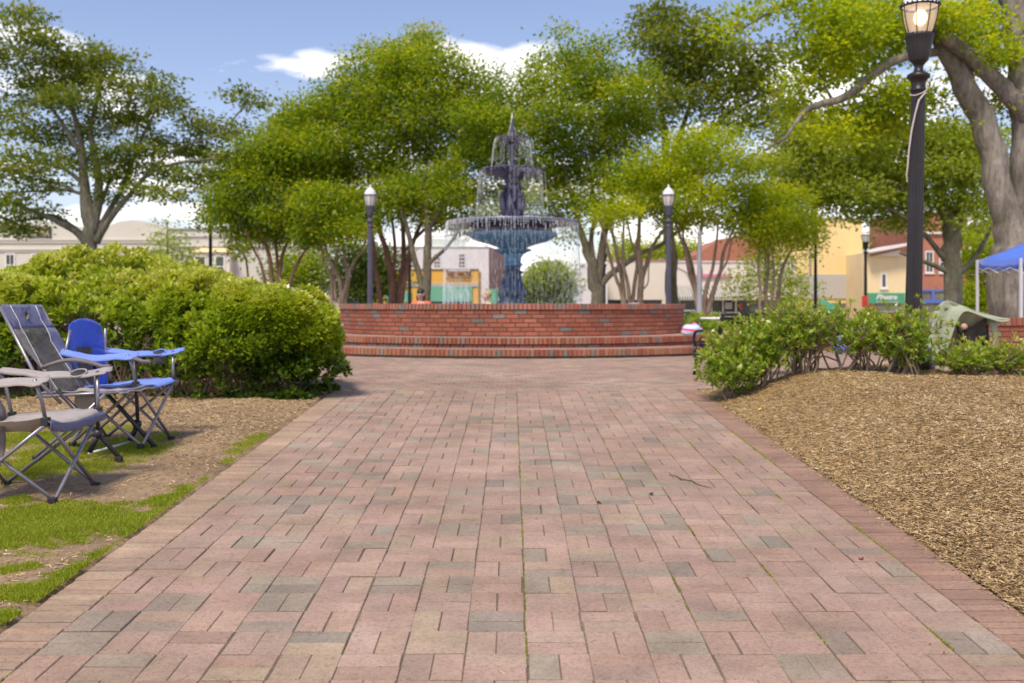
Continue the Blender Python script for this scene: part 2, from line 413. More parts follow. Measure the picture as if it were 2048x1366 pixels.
# ---- mulch bed right
def mzf(x, y): return mulch_h(x, y)+.016*nz(x, y, 1.6)+.010*nz(x, y, 5, 2)
xs = [1.84+i*.08 for i in range(70)]+[8, 9, 10]
grid('mulch_bed', xs, [1+i*.1 for i in range(98)], lambda x, y: mzf(x, y)-(.07 if bed_cut(x, y) else 0)-(.02 if x < 1.86 else 0), M['mulch'], 'structure')
def chipmat():
    m, nt, p = newmat('wood_chips')
    a = nt.nodes.new('ShaderNodeAttribute'); a.attribute_name = 'rnd'
    L(nt, ramp(nt, a.outputs['Fac'], [(0, (.10, .06, .025)), (.25, (.24, .155, .07)), (.55, (.45, .305, .145)), (.85, (.59, .43, .22)), (1, (.76, .64, .42))]), p.inputs['Base Color'])
    p.inputs['Roughness'].default_value = .85; return m
M['chips'] = chipmat()
def chips(name, pts, zf, lo=.010, hi=.042, wlo=.003, whi=.009, lift=.006):
    n = len(pts); c = np.array([(x, y, zf(x, y)+random.uniform(0, lift)) for x, y in pts])
    a = RNG.uniform(0, 2*PI, n); ax = np.stack([np.cos(a), np.sin(a), RNG.normal(0, .22, n)], 1)
    nr = np.stack([RNG.normal(0, .4, n), RNG.normal(0, .4, n), np.ones(n)], 1)
    ax = unit(ax); sd = unit(np.cross(ax, nr)); nr = np.cross(sd, ax)
    Ln = RNG.uniform(lo, hi, n)[:, None]; W = RNG.uniform(wlo, whi, n)[:, None]
    v = np.stack([c-ax*Ln/2-sd*W/2, c+ax*Ln/2-sd*W*.3, c+ax*Ln/2+sd*W*.3, c-ax*Ln/2+sd*W/2], 1).reshape(-1, 3)
    return npmesh(name, v, np.arange(4*n).reshape(-1, 4), M['chips'], rnd=np.clip(RNG.beta(2.6, 1.9, n)+.22*np.array([nz(x, y, 1.4, 6) for x, y in pts]), 0, 1))
def in_mulch(x, y): return x > 1.86+.03*nz(x*0, y, 3) and not bed_cut(x, y)
pts = []
while len(pts) < 85000:
    y = 2.6+7.6*random.random()**1.25; x = 1.83+random.random()*min(4.6, y*.52+.3-1.4 if y*.52 > 1.7 else .6)
    x = 1.82+random.random()*max(.4, .53*y-1.75)
    if in_mulch(x, y): pts.append((x, y))
for _ in range(26000):
    y = random.uniform(1.4, 9.6); x = random.uniform(max(1.87, .5*y), 7.4)
    if in_mulch(x, y): pts.append((x, y))
tag(chips('wood_chips', pts, mzf), kind='stuff')
pts = []
while len(pts) < 1100:
    y = 2.8+7.0*random.random(); x = 1.872-abs(random.gauss(0, .045))
    pts.append((x, y))
for _ in range(260): pts.append((1.86-random.random()**2*2.2, random.uniform(2.8, 9.5)))
tag(chips('wood_chips', pts, lambda x, y: gb(y)+.003, .008, .026, .002, .006, .002), kind='stuff')
# a curved dark twig and a few fallen leaves on the bricks
def gp(px, py):
    d = 1.277/((py-HY)/F+.045); return ((px-CX)/F*d, d)
tp = [gp(*q) for q in ((1338, 951), (1352, 955), (1364, 962), (1384, 964), (1398, 971), (1412, 974), (1424, 978))]
mb = MB(); mb.tube([(x, y, gb(y)+.006+.004*math.sin(i)) for i, (x, y) in enumerate(tp)], [.0022, .003, .0035, .003, .0025, .002, .0012], 5)
mb.tube([(tp[2][0], tp[2][1], gb(tp[2][1])+.006), (tp[2][0]-.02, tp[2][1]+.03, gb(tp[2][1])+.012)], [.002, .001], 4)
tag(mb.build('fallen_twig', M['bark_dark'], smoothf=True), 'thin dark curved twig lying on the brick path right of centre', 'twig')
FLL = (('dark brown curled leaf on the path right of centre, nearer than the twig', 1198, 1008, (.06, .035, .025)), ('reddish crumpled leaf on the right side of the path near the edging', 1722, 1120, (.22, .06, .035)), ('small dark leaf scrap on the path in front of the twig', 1302, 990, (.07, .045, .03)), ('yellow leaf lying on the mulch near the path edge', 1522, 815, (.75, .55, .04)))
for k, (lab, px, py, c) in enumerate(FLL):
    x, y = gp(px, py); z = gb(y)+.004
    if k == 3: y = 8.2; x = PX(px, y); z = mzf(x, y)+.012
    mb = MB(); a = k*1.3; r_ = .016 if k != 3 else .03
    vs = [(r_*math.cos(a+t)*(.55 if i % 2 else 1), r_*math.sin(a+t)*(.55 if i % 2 else 1), .006*(i % 3)) for i, t in enumerate([2*PI*i/7 for i in range(7)])]+[(0, 0, .002)]
    mb.add(vs, [(i, (i+1) % 7, 7) for i in range(7)]); o = mb.build('fallen_leaf', simple('dry_leaf', c, .8)); o.location = (x, y, z); tag(o, lab, 'leaf')
# ---- left: grass patches and mulch
def lp(px, py):      # image point -> lawn plane
    d = (1.277-.012)/((py-HY)/F+.045); return ((px-CX)/F*d, d)
PATCH = [((120, 1050), (230, 55)), ((60, 1035), (150, 30)), ((230, 1040), (110, 22)), ((250, 1105), (100, 35)), ((180, 1150), (90, 28)), ((60, 1190), (110, 26)), ((130, 1180), (110, 30)), ((0, 1075), (90, 30)),
         ((20, 1235), (50, 20)), ((380, 980), (45, 14)), ((330, 1005), (60, 18)), ((420, 962), (30, 9)), ((520, 875), (40, 9)), ((490, 890), (30, 8)), ((475, 905), (26, 6)), ((455, 925), (26, 7)),
         ((160, 905), (170, 30)), ((80, 930), (160, 32)), ((250, 895), (95, 22)), ((60, 880), (120, 26)), ((180, 935), (70, 16)), ((330, 872), (28, 7)), ((30, 1005), (50, 12)), ((180, 860), (100, 14)),
         ((60, 1135), (35, 8)), ((20, 1140), (30, 9))]
WP = []
for (c, r) in PATCH:
    x, y = lp(*c); x2, _ = lp(c[0]+r[0], c[1]); _, ya = lp(c[0], c[1]-r[1]); _, yb = lp(c[0], c[1]+r[1])
    WP.append((x, y, abs(x2-x), max(.05, abs(ya-yb)/2)))
def gmask(x, y):
    v = max(1-math.hypot((x-a)/rx, (y-b)/ry) for a, b, rx, ry in WP)
    return v+.45*nz(x, y, 4, 9)+.45*nz(x, y, 12, 4)+.2*nz(x, y, 30, 2)
pts = []; ps = []
tries = 0
while len(pts) < 105000 and tries < 900000:
    tries += 1
    y = 2.4+5.9*random.random()**1.1; x = -1.76-random.random()*max(.3, .53*y-1.4)
    g = gmask(x, y)
    if g > random.uniform(.0, .62): pts.append((x, y)); ps.append(min(1, .45+g))
n = len(pts); c = np.array([(x, y, gzf(x, y)-.002) for x, y in pts]); ps = np.array(ps)
ax = np.stack([RNG.normal(0, .5, n), RNG.normal(0, .5, n), np.ones(n)], 1)
nr = RNG.normal(0, 1, (n, 3)); H = RNG.uniform(.012, .030, n)*ps
v, q = leaf_arrays(c, ax, nr, H, RNG.uniform(.002, .0042, n), .1)
M['grass'] = leafmat('turf', [(0, (.13, .165, .02)), (.4, (.25, .33, .022)), (.8, (.41, .46, .035)), (1, (.60, .52, .16))], .4, .6, .3)
cl = np.array([.5+.5*nz(x, y, 3, 1) for x, y in pts])
tag(npmesh('grass', v, q, M['grass'], rnd=np.clip(RNG.uniform(0, .75, n)+.3*cl, 0, 1)), kind='stuff')
pts = []
while len(pts) < 26000:
    y = 4.0+5.6*random.random()**.75; x = -1.78-random.random()*max(.3, .53*y-1.2)
    dens = smooth(5.8, 8.0, y+.5*nz(x, y, 2))+.05
    if random.random() < dens and gmask(x, y) < .12: pts.append((x, y))
for _ in range(2500):
    y = random.uniform(2.6, 6.5); x = -1.78-random.random()*max(.3, .53*y-1.2)
    if gmask(x, y) < .2: pts.append((x, y))
tag(chips('wood_chips', pts, gzf, .012, .04, .003, .008), kind='stuff')
# moss tufts growing in the paver joints
n = 4200; c = []
while len(c) < n:
    i = random.choice([8, 8, 8, 8, 8, 8, 7, 7, 7, 7, 6, 6, 6, 5, 5, 4, 3, 0, -8]); y = random.uniform(2.8, 7.5)
    if nz(i*3.1, y, 2.2, 2) > .16 or random.random() < .04: c.append((X0+i*.2+random.gauss(0, .0018), y, gb(y)-.006))
c = np.array(c); ax = np.stack([RNG.normal(0, .5, n), RNG.normal(0, .5, n), np.ones(n)], 1)
v, q = leaf_arrays(c, ax, RNG.normal(0, 1, (n, 3)), RNG.uniform(.007, .014, n), RNG.uniform(.003, .006, n), .1)
tag(npmesh('moss', v, q, M['grass'], rnd=RNG.uniform(.2, .9, n)), kind='stuff')

# ------------------------------------------------------------------ fountain basin (brick wall on two steps)
RED = [(.35, .11, .065), (.38, .125, .07), (.32, .10, .06), (.39, .14, .085), (.34, .12, .075)]
WG = [(.20, .19, .175), (.24, .21, .19)]; WT = [(.42, .22, .09)]
basin = empty('fountain_basin', (FC[0], FC[1], 0), 'round red brick basin wall with dark coping joints on two curved brick steps', 'fountain basin')
def ringwall(mb, R, z0, h, pitch, gap, palette, off=0, th=.10, tread=None, bev=.004):
    n = round(2*PI*R/pitch); st = 2*PI/n
    for k in range(n):
        a0 = (k+off)*st+gap/2/R; a1 = (k+1+off)*st-gap/2/R
        col = jit(random.choice(palette), .10); ro = R+random.uniform(-.0015, .0015)
        zz0 = z0+gap/2; zz1 = z0+h-gap/2; ri = ro-th
        vs = []
        for (rr, aa, zz) in ((ro-bev, 0, 0), (ro, 1, 1), (ro, 1, 1)):
            pass
        A0, A1 = a0+bev/R, a1-bev/R
        def q(r, a, z): return (r*math.cos(a), r*math.sin(a), z)
        vs = [q(ri, a0, zz0), q(ri, a1, zz0), q(ri, a1, zz1), q(ri, a0, zz1),
              q(ro-bev, a0, zz0), q(ro-bev, a1, zz0), q(ro-bev, a1, zz1), q(ro-bev, a0, zz1),
              q(ro, A0, zz0+bev), q(ro, A1, zz0+bev), q(ro, A1, zz1-bev), q(ro, A0, zz1-bev)]
        fs = [(3,2,1,0), (0,1,5,4), (1,2,6,5), (2,3,7,6), (3,0,4,7), (4,5,9,8), (5,6,10,9), (6,7,11,10), (7,4,8,11), (8,9,10,11)]
        mb.add(vs, fs, col)
zc0 = .27
palw = RED*5+WG
m1 = MB()
for k in range(6): ringwall(m1, 3.10, zc0+k*.0667, .0667, .203, .0125, palw, .5*(k % 2)+.13*k)
m1.build('wall', M['wallbrick'], basin, colattr=True)
m2 = MB()
ringwall(m2, 3.125, zc0+.4002, .100, .0667, .010, [(.42, .16, .10), (.38, .14, .10), (.40, .17, .12), (.33, .19, .15)]*3+WG, th=.215)
m2.build('coping', M['wallbrick'], basin, colattr=True)
def core(r1, r0, z0, z1, name, ch=True):
    mbb = MB(); mbb.lathe([(r1, z0), (r1, z1), (r0, z1), (r0, z0)], n=160)
    return mbb.build(name, M['mortar'], basin)
core(3.092, 2.93, .0, zc0+.4+.094, 'mortar')
for (R, z0, zt, hasc) in ((3.85, .145, .27, True), (4.45, -.02, .125, False)):
    ms = MB(); ps_ = RED*3+[(.36, .17, .11), (.36, .19, .12), (.38, .17, .10)]*3+WG
    ringwall(ms, R, zt-.10, .10, .0667, .009, ps_, th=.20)
    if hasc: ringwall(ms, R-.03, zt-.167, .0667, .203, .012, [(.33, .13, .10), (.30, .15, .12)]*4+WG)
    ro = FC; 
    rr = R-.205
    tmp = MB(); FCs = FC
    FC = (0.0, 0.0)
    while rr > R-.8:
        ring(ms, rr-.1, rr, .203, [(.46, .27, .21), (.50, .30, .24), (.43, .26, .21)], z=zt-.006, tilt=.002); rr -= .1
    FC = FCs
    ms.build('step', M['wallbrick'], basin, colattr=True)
    core(R-(.045 if hasc else .014), R-.9, -.02, zt-.012, 'mortar')
wat, nt2, pw = newmat('basin_water'); pw.inputs['Base Color'].default_value = (.10, .16, .18, 1); pw.inputs['Roughness'].default_value = .05
tt = tex(nt2, 6, 4); bump(nt2, pw, tt, .5, .02)
mb = MB(); mb.add([(2.93*math.cos(2*PI*k/64), FC[1]+2.93*math.sin(2*PI*k/64), .46) for k in range(64)], [tuple(range(64))])
tag(mb.build('water', wat), kind='structure')

# ------------------------------------------------------------------ cast-iron fountain
ft = empty('fountain', (0.01, FC[1], .3), 'three-tiered blue and black cast iron fountain standing in the brick basin', 'fountain')
def fz(py): return PZ(py, FC[1])-.3
S = FC[1]/F
def prof(lst, fl=None): return [(hw*S, fz(y), *( [f[0]] if f else [])) for hw, y, *f in lst]
mb = MB(); mb.lathe(prof([(34, 640), (34, 614), (30, 612), (30, 603), (25, 601), (24, 597), (27, 592), (27.5, 583), (24, 572), (20, 562), (17, 552), (16.5, 548), (21, 546), (21, 543), (15, 541), (15, 533), (16, 531)]), n=64, flute=12, famp=.10)
mb.build('pedestal', M['navyiron'], ft, smoothf=True)
mb = MB(); mb.lathe(prof([(15, 533), (19, 531), (19, 527), (16, 525), (17, 515), (20, 512), (20, 509), (19, 505), (24, 502), (29, 500), (29, 498), (26, 497)]), n=64, flute=16, famp=.08)
for k in range(12):
    a = 2*PI*k/12; r0 = 20*S
    mb.tube([(r0*math.cos(a), r0*math.sin(a), fz(508)), (1.3*r0*math.cos(a), 1.3*r0*math.sin(a), fz(503)), (1.75*r0*math.cos(a), 1.75*r0*math.sin(a), fz(500)), (1.9*r0*math.cos(a), 1.9*r0*math.sin(a), fz(502.5))], [.018, .03, .026, .008], 6)
mb.build('capital', M['bluepaint'], ft, smoothf=True)
mb = MB(); mb.lathe(prof([(24, 498), (32, 494), (48, 488), (68, 483), (80, 477), (86, 471), (88, 467), (84, 466)]), n=144, flute=48, famp=.05)
mb.build('large_bowl', M['bluepaint'], ft, smoothf=True)
mb = MB(); mb.lathe(prof([(84, 467), (80, 465), (79, 457), (84, 455), (88, 453), (88, 451), (80, 450)]), n=96); mb.build('band', M['iron'], ft, smoothf=True)
mb = MB(); mb.lathe(prof([(81, 452), (84, 451), (86, 447), (83, 445)]), n=96); mb.build('band', M['bluepaint'], ft, smoothf=True)
mb = MB(); mb.lathe(prof([(80, 448), (96, 449.5), (118, 449), (130, 448), (132, 446), (131, 444), (126, 443.5), (118, 446), (90, 447), (10, 446)]), n=144, flute=72, famp=.008)
mb.build('bowl_rim', M['rim'], ft, smoothf=True)
mb = MB(); mb.lathe(prof([(24, 447), (24, 440), (18, 437), (16, 432), (15, 405), (12, 395), (14, 385), (11, 380), (16, 376), (13, 371), (12, 366)]), n=48, flute=8, famp=.2)
for k in range(6):     # wading birds and reeds round the column
    a = 2*PI*k/6+.3; cx, cy = math.cos(a), math.sin(a)
    def q(r, y): return (r*S*cx, r*S*cy, fz(y))
    mb.tube([q(13, 436), q(17, 428), q(18, 415), q(20, 404), q(21, 396), q(19, 390), q(16, 388)], [.03, .055, .075, .07, .04, .03, .02], 8)
    mb.tube([q(20, 398), q(23, 392), q(21, 386), q(18, 384), q(17, 390)], [.025, .03, .03, .025, .012], 6)
    mb.tube([q(14, 384), q(17, 378), q(18, 372), q(21, 370)], [.02, .03, .025, .01], 6)
mb.build('figure_column', M['iron'], ft, smoothf=True)
mb = MB(); mb.lathe(prof([(11, 368), (14, 362), (22, 356), (38, 351), (52, 347), (60, 343), (63, 341), (63, 339), (58, 339), (40, 344), (5, 342)]), n=128, flute=32, famp=.07)
mb.build('middle_bowl', M['iron'], ft, smoothf=True)
mb = MB(); mb.lathe(prof([(9, 342), (7, 338), (4.5, 332), (4, 318), (5, 308), (7, 303), (6, 298), (9, 292), (6, 288)]), n=24, flute=6, famp=.15)
for k in range(4):
    a = 2*PI*k/4+.5; mb.tube([(6*S*math.cos(a), 6*S*math.sin(a), fz(300)), (13*S*math.cos(a), 13*S*math.sin(a), fz(290)), (16*S*math.cos(a), 16*S*math.sin(a), fz(284))], [.02, .035, .015], 6)
mb.build('stem', M['iron'], ft, smoothf=True)
mb = MB(); mb.lathe(prof([(6, 290), (12, 285), (22, 281), (31, 278.5), (33, 276.5), (32, 275), (26, 277), (2, 277)]), n=72, flute=16, famp=.08)
mb.build('top_bowl', M['iron'], ft, smoothf=True)
mb = MB(); mb.lathe(prof([(8, 277), (7, 270), (4, 266), (5, 262), (2.5, 256), (2.5, 250), (1.2, 240), (.5, 236)]), n=20); mb.build('finial', M['iron'], ft, smoothf=True)
# water
wm_, ntw, pw = newmat('falling_water'); pw.inputs['Base Color'].default_value = (.88, .90, .96, 1); pw.inputs['Roughness'].default_value = .25; pw.inputs['Alpha'].default_value = .5
mb = MB()
def strand(x, y, z0, z1, r=.004, vx=0, vy=0, keep=.75):
    z = z0; t = 0
    while z > z1:
        h = random.uniform(.05, .16); 
        if random.random() < keep or t < 1:
            k0 = math.sqrt(max(0, z0-z)); k1 = math.sqrt(max(0, z0-z+h))
            rr = r*random.uniform(.6, 1.3)
            mb.tube([(x+vx*k0, y+vy*k0, z), (x+vx*(k0+k1)/2, y+vy*(k0+k1)/2, z-h/2), (x+vx*k1, y+vy*k1, max(z1, z-h))], [rr, rr*1.25, rr*.8], 4, False)
        z -= h+random.uniform(0, .03); t += 1
def curtain(R, z0, z1, n, r, v, keep, gapn=0):
    for k in range(n):
        a = 2*PI*(k+random.uniform(-.3, .3))/n
        if gapn and nz(math.cos(a)*2, math.sin(a)*2, 1, gapn) < -.12: continue
        strand(R*math.cos(a), FC[1]+R*math.sin(a), z0, z1+random.uniform(0, .2), r, v*math.cos(a), v*math.sin(a), keep)
curtain(131*S, PZ(444, 18.3), PZ(472, 18.3), 170, .0052, .05, .97)
curtain(131*S, PZ(466, 18.3), .47, 240, .0021, .06, .65)
curtain(63*S, PZ(340, 18.3), PZ(447, 18.3), 150, .0019, .09, .75, 3)
curtain(62*S, PZ(338, 18.3), PZ(350, 18.3), 90, .003, .03, .9)
curtain(33*S, PZ(276, 18.3), PZ(341, 18.3), 70, .0020, .11, .8, 5)
for k in range(13):
    a = 2*PI*k/26; x0, y0 = 2*S*math.cos(a), FC[1]+2*S*math.sin(a)
    mb.tube([(x0*.2, FC[1]+(y0-FC[1])*.2, PZ(random.uniform(224, 236), 18.3)), (x0*1.4, FC[1]+(y0-FC[1])*1.4, PZ(248, 18.3)), (x0*3, FC[1]+(y0-FC[1])*3, PZ(262, 18.3)), (x0*5.4, FC[1]+(y0-FC[1])*5.4, PZ(276, 18.3))], [.003, .0045, .004, .003], 4)
for k in range(3):
    for q_ in range(22):   # low jets in the basin
        a = random.uniform(0, 2*PI); cx0 = (-.95, -.85, -1.05)[k]+random.gauss(0, .07); strand(cx0, 17.6+.2*k+random.gauss(0, .05), PZ(568, 17.6)-random.uniform(0, .25), .46, .004, 0, 0, .45)
tag(mb.build('falling_water', wm_, smoothf=True), kind='stuff')
# foam line along the rims

# ------------------------------------------------------------------ trees
def limb_pts(pts, d, doff=0):
    out = []; n = len(pts)
    for i, p in enumerate(pts):
        px, py, r = p[:3]; dd = d+(p[3] if len(p) > 3 else doff*i/(max(1, n-1)))
        v = P(px, py, dd); out.append((v, r/F*dd))
    # subdivide with catmull-rom
    res = []
    for i in range(n-1):
        p0 = out[max(0, i-1)][0]; p1, r1 = out[i]; p2, r2 = out[i+1]; p3 = out[min(n-1, i+2)][0]
        for k in range(5):
            t = k/5; t2 = t*t; t3 = t2*t
            v = .5*((2*p1)+(-p0+p2)*t+(2*p0-5*p1+4*p2-p3)*t2+(-p0+3*p1-3*p2+p3)*t3)
            r = r1+(r2-r1)*t; v = v+Vector((nz(v.x, v.z, 1.1, i), 0, nz(v.x, v.z, 1.3, 7)))*r*.35
            res.append((v, r))
    res.append(out[-1]); return res
DK = 3.0; LK = 1.08; NLEAF = [0]
def make_tree(name, label, cat, d, base, limbs, blobs, leafm, bark, dens=1.0, L0=.10, spread=.34, flat=.5, nleaf=34, group=None, thick=1.0, tw=.012, dshift=0, droop=.1, side=8, up=.8, crownname='crown', rk=1.0):
    root = empty(name, (0, 0, 0), label, cat, group)
    bx, by = PX(base[0], d), d; root.location = (bx, by, G(bx, by)); off = Vector(root.location)
    mb = MB(); nodes = []
    for lb in limbs:
        do = random.uniform(-1.6, 1.6)*thick
        if len(lb[0]) == 1: do = lb[0][0]; lb = lb[1:]
        r = limb_pts(lb, d, do)
        r = [(v_, q_*rk) for v_, q_ in r]; mb.tube([v-off for v, _ in r], [q for _, q in r], side if len(lb) < 9 else 12)
        nodes += [(v, q) for v, q in r[len(r)//4:]]
    cl = []
    for b in blobs:
        cx, cy, rx, ry = b[:4]; dd = d+dshift+random.uniform(-1, 1)*thick
        c = P(cx, cy, dd); wx = rx/F*dd; wz = ry/F*dd; wy = (wx+wz)/2*1.1*thick
        n = max(4, int(DK*dens*12*wx*wz/ (spread*spread)*.26*(b[4] if len(b) > 4 else 1)))
        for _ in range(n):
            u = unit(RNG.normal(0, 1, (1, 3)))[0]*RNG.uniform(.15, 1)**.4*(1.0 if random.random() < .86 else random.uniform(1.05, 1.38))
            cl.append(c+Vector((u[0]*wx, u[1]*wy, u[2]*wz)))
    NV = np.array([list(v) for v, _ in nodes]); NR = [q for _, q in nodes]; CA = np.array([list(c) for c in cl])
    d0 = np.array([np.linalg.norm(NV-c, axis=1).min() for c in CA]); order = [i for i in np.argsort(d0) if random.random() < .42]
    P_ = NV; R_ = list(NR)
    for i in order:
        ca = CA[i]; dv = np.linalg.norm(P_-ca, axis=1)+np.maximum(0, P_[:, 2]-ca[2])*1.2
        j = int(dv.argmin())
        if dv[j] > 2.6: continue
        s0 = Vector(P_[j]); r0 = R_[j]; c = Vector(ca); l = (c-s0).length
        mid = (s0+c)/2+Vector((random.uniform(-.15, .15), random.uniform(-.15, .15), random.uniform(-.05, .12)))*l
        t = min(r0*.7, tw*(.8+l*.7)*(d/26))
        t *= .75; mb.tube([s0-off, mid-off, c-off], [t, t*.75, t*.5], 4, False)
        P_ = np.vstack([P_, np.array(mid)[None], ca[None]]); R_ += [t*.8, t*.6]
    mb.build('trunk', bark, root, smoothf=True)
    n = len(cl); C = np.array([list(c) for c in cl])-np.array(off)
    cr = RNG.uniform(0, 1, n)
    idx = np.repeat(np.arange(n), nleaf); m = len(idx)
    offs = RNG.normal(0, 1, (m, 3))*np.array([spread, spread, spread*flat])*.75
    c = C[idx]+offs
    ax = unit(offs)+RNG.normal(0, .6, (m, 3)); ax[:, 2] -= droop
    nr = RNG.normal(0, .6, (m, 3)); nr[:, 2] += up
    Ln = RNG.uniform(.7, 1.25, m)*L0*LK; NLEAF[0] += m
    v, q = leaf_arrays(c, ax, nr, Ln, Ln*RNG.uniform(.45, .65, m))
    rn = np.clip(.52*RNG.beta(2, 2, m)+.48*cr[idx]+.12*(offs[:, 2]/spread), 0, 1)
    npmesh(crownname, v, q, leafm, root, rnd=rn)
    return root

make_tree('oak_tree', 'large spreading oak with open crown and thick grey trunk behind the left hedge', 'tree', 30, (183, 600),
  [[(0,), (183, 640, 24), (183, 505, 21), (181, 460, 23), (176, 430, 25), (172, 390, 17), (166, 330, 13), (158, 270, 9), (140, 200, 6), (120, 130, 3)],
   [(.3,), (184, 470, 20), (192, 420, 17), (196, 360, 14), (188, 300, 11), (182, 250, 8), (196, 190, 6), (205, 110, 2.5)],
   [(-.6,), (192, 485, 14), (215, 445, 11), (255, 395, 9), (300, 345, 7), (360, 325, 6), (420, 318, 4.5), (480, 300, 2.5)],
   [(.8,), (190, 475, 12), (213, 430, 9), (240, 385, 8), (262, 330, 7), (285, 275, 5), (315, 215, 3)],
   [(.5,), (188, 460, 9), (205, 400, 7), (225, 350, 5), (262, 300, 4), (275, 262, 3.5), (268, 205, 2)],
   [(-.8,), (174, 490, 13), (150, 462, 11), (110, 442, 9), (60, 420, 7), (10, 400, 5), (-40, 390, 3)],
   [(.6,), (174, 478, 11), (140, 450, 8), (100, 432, 7), (50, 440, 5), (0, 446, 3)],
   [(-.5,), (170, 390, 7), (130, 380, 5), (80, 382, 4), (30, 385, 2)],
   [(.4,), (170, 370, 9), (130, 340, 6), (80, 325, 5), (30, 310, 3)],
   [(-.4,), (165, 320, 9), (140, 270, 7), (100, 210, 5.5), (62, 150, 4.5), (30, 100, 3), (0, 60, 2)],
   [(0,), (290, 350, 5), (350, 300, 3.5), (430, 270, 3), (470, 235, 2.5), (495, 200, 1.5)]],
  [(25, 40, 55, 30), (70, 95, 60, 28), (15, 110, 50, 30), (120, 150, 70, 30), (185, 105, 30, 20), (190, 145, 60, 28), (240, 118, 32, 16), (60, 185, 70, 28), (150, 205, 70, 26),
   (240, 175, 45, 24), (300, 160, 30, 16), (340, 200, 40, 24), (290, 225, 55, 26), (215, 250, 60, 26), (110, 265, 60, 26), (30, 250, 55, 28), (370, 240, 25, 16), (60, 320, 60, 24), (150, 320, 50, 22), (245, 300, 60, 24),
   (330, 290, 60, 26), (10, 350, 50, 24), (90, 370, 50, 18), (240, 350, 55, 22), (330, 345, 50, 20), (400, 300, 50, 22), (420, 255, 45, 22), (475, 260, 30, 18), (505, 205, 26, 10), (480, 188, 20, 8), (470, 300, 40, 20),
   (30, 410, 55, 22), (85, 425, 35, 12), (10, 450, 40, 16), (280, 385, 40, 16), (345, 385, 40, 16), (390, 350, 40, 20), (430, 370, 35, 22), (230, 395, 18, 14), (60, 460, 25, 10), (460, 330, 30, 18), (140, 120, 40, 20)],
  M['leaf_oak'], M['bark_oak'], dens=0.72, L0=.125, spread=0.36, flat=0.3, nleaf=64, thick=1.5, rk=0.62)
CR = 'crape myrtles round the fountain plaza'
make_tree('crape_myrtle', 'multi-stemmed crape myrtle with purple-brown stems right of the thin black pole', 'tree', 29, (545, 600),
  [[(0,), (545, 640, 6), (543, 560, 6), (540, 520, 5.5), (528, 480, 4.5), (510, 440, 3)], [(.3,), (552, 640, 5), (560, 540, 5), (572, 490, 4), (600, 440, 3), (640, 400, 2)],
   [(-.3,), (538, 640, 5), (525, 540, 4), (508, 500, 3), (490, 460, 2)], [(.5,), (556, 620, 5), (556, 540, 4), (552, 480, 4), (560, 420, 3), (575, 360, 2)],
   [(0,), (566, 610, 4), (590, 540, 4), (612, 500, 3), (650, 465, 2)], [(0,), (497, 560, 3), (492, 520, 2.5), (478, 490, 2), (462, 470, 1.5)]],
  [(540, 300, 60, 36), (600, 260, 50, 36), (470, 420, 50, 30), (440, 400, 30, 30), (530, 370, 60, 36), (600, 340, 60, 36), (500, 460, 40, 24), (570, 430, 60, 30), (640, 410, 50, 32), (420, 440, 25, 14), (540, 470, 40, 16), (620, 470, 40, 18), (490, 350, 45, 30), (480, 500, 20, 12), (600, 300, 50, 30)],
  M['leaf_crape'], M['bark_red'], dens=1.5, L0=.10, spread=.30, flat=0.62, nleaf=60, group=CR, rk=0.8)
make_tree('crape_myrtle', 'slender crape myrtle with tan twisting stems just left of the left fountain lamp', 'tree', 28, (683, 607),
  [[(0,), (683, 660, 8), (683, 590, 7), (672, 545, 5), (655, 510, 4), (648, 470, 3)], [(.3,), (685, 640, 6), (694, 560, 5), (690, 520, 4), (684, 480, 3)],
   [(-.2,), (680, 620, 5), (700, 540, 4), (725, 500, 3), (735, 470, 2)], [(0,), (664, 640, 4), (662, 560, 4), (650, 530, 3), (642, 490, 2)], [(.2,), (672, 600, 4), (668, 540, 3.5), (678, 490, 3), (700, 440, 2)]],
  [(660, 440, 45, 26), (700, 410, 40, 30), (630, 470, 35, 20), (690, 460, 45, 20), (640, 400, 40, 30), (720, 450, 25, 20)],
  M['leaf_crape'], M['bark_tan'], dens=1.35, L0=.10, spread=.28, flat=0.62, nleaf=60, group=CR, rk=0.8)
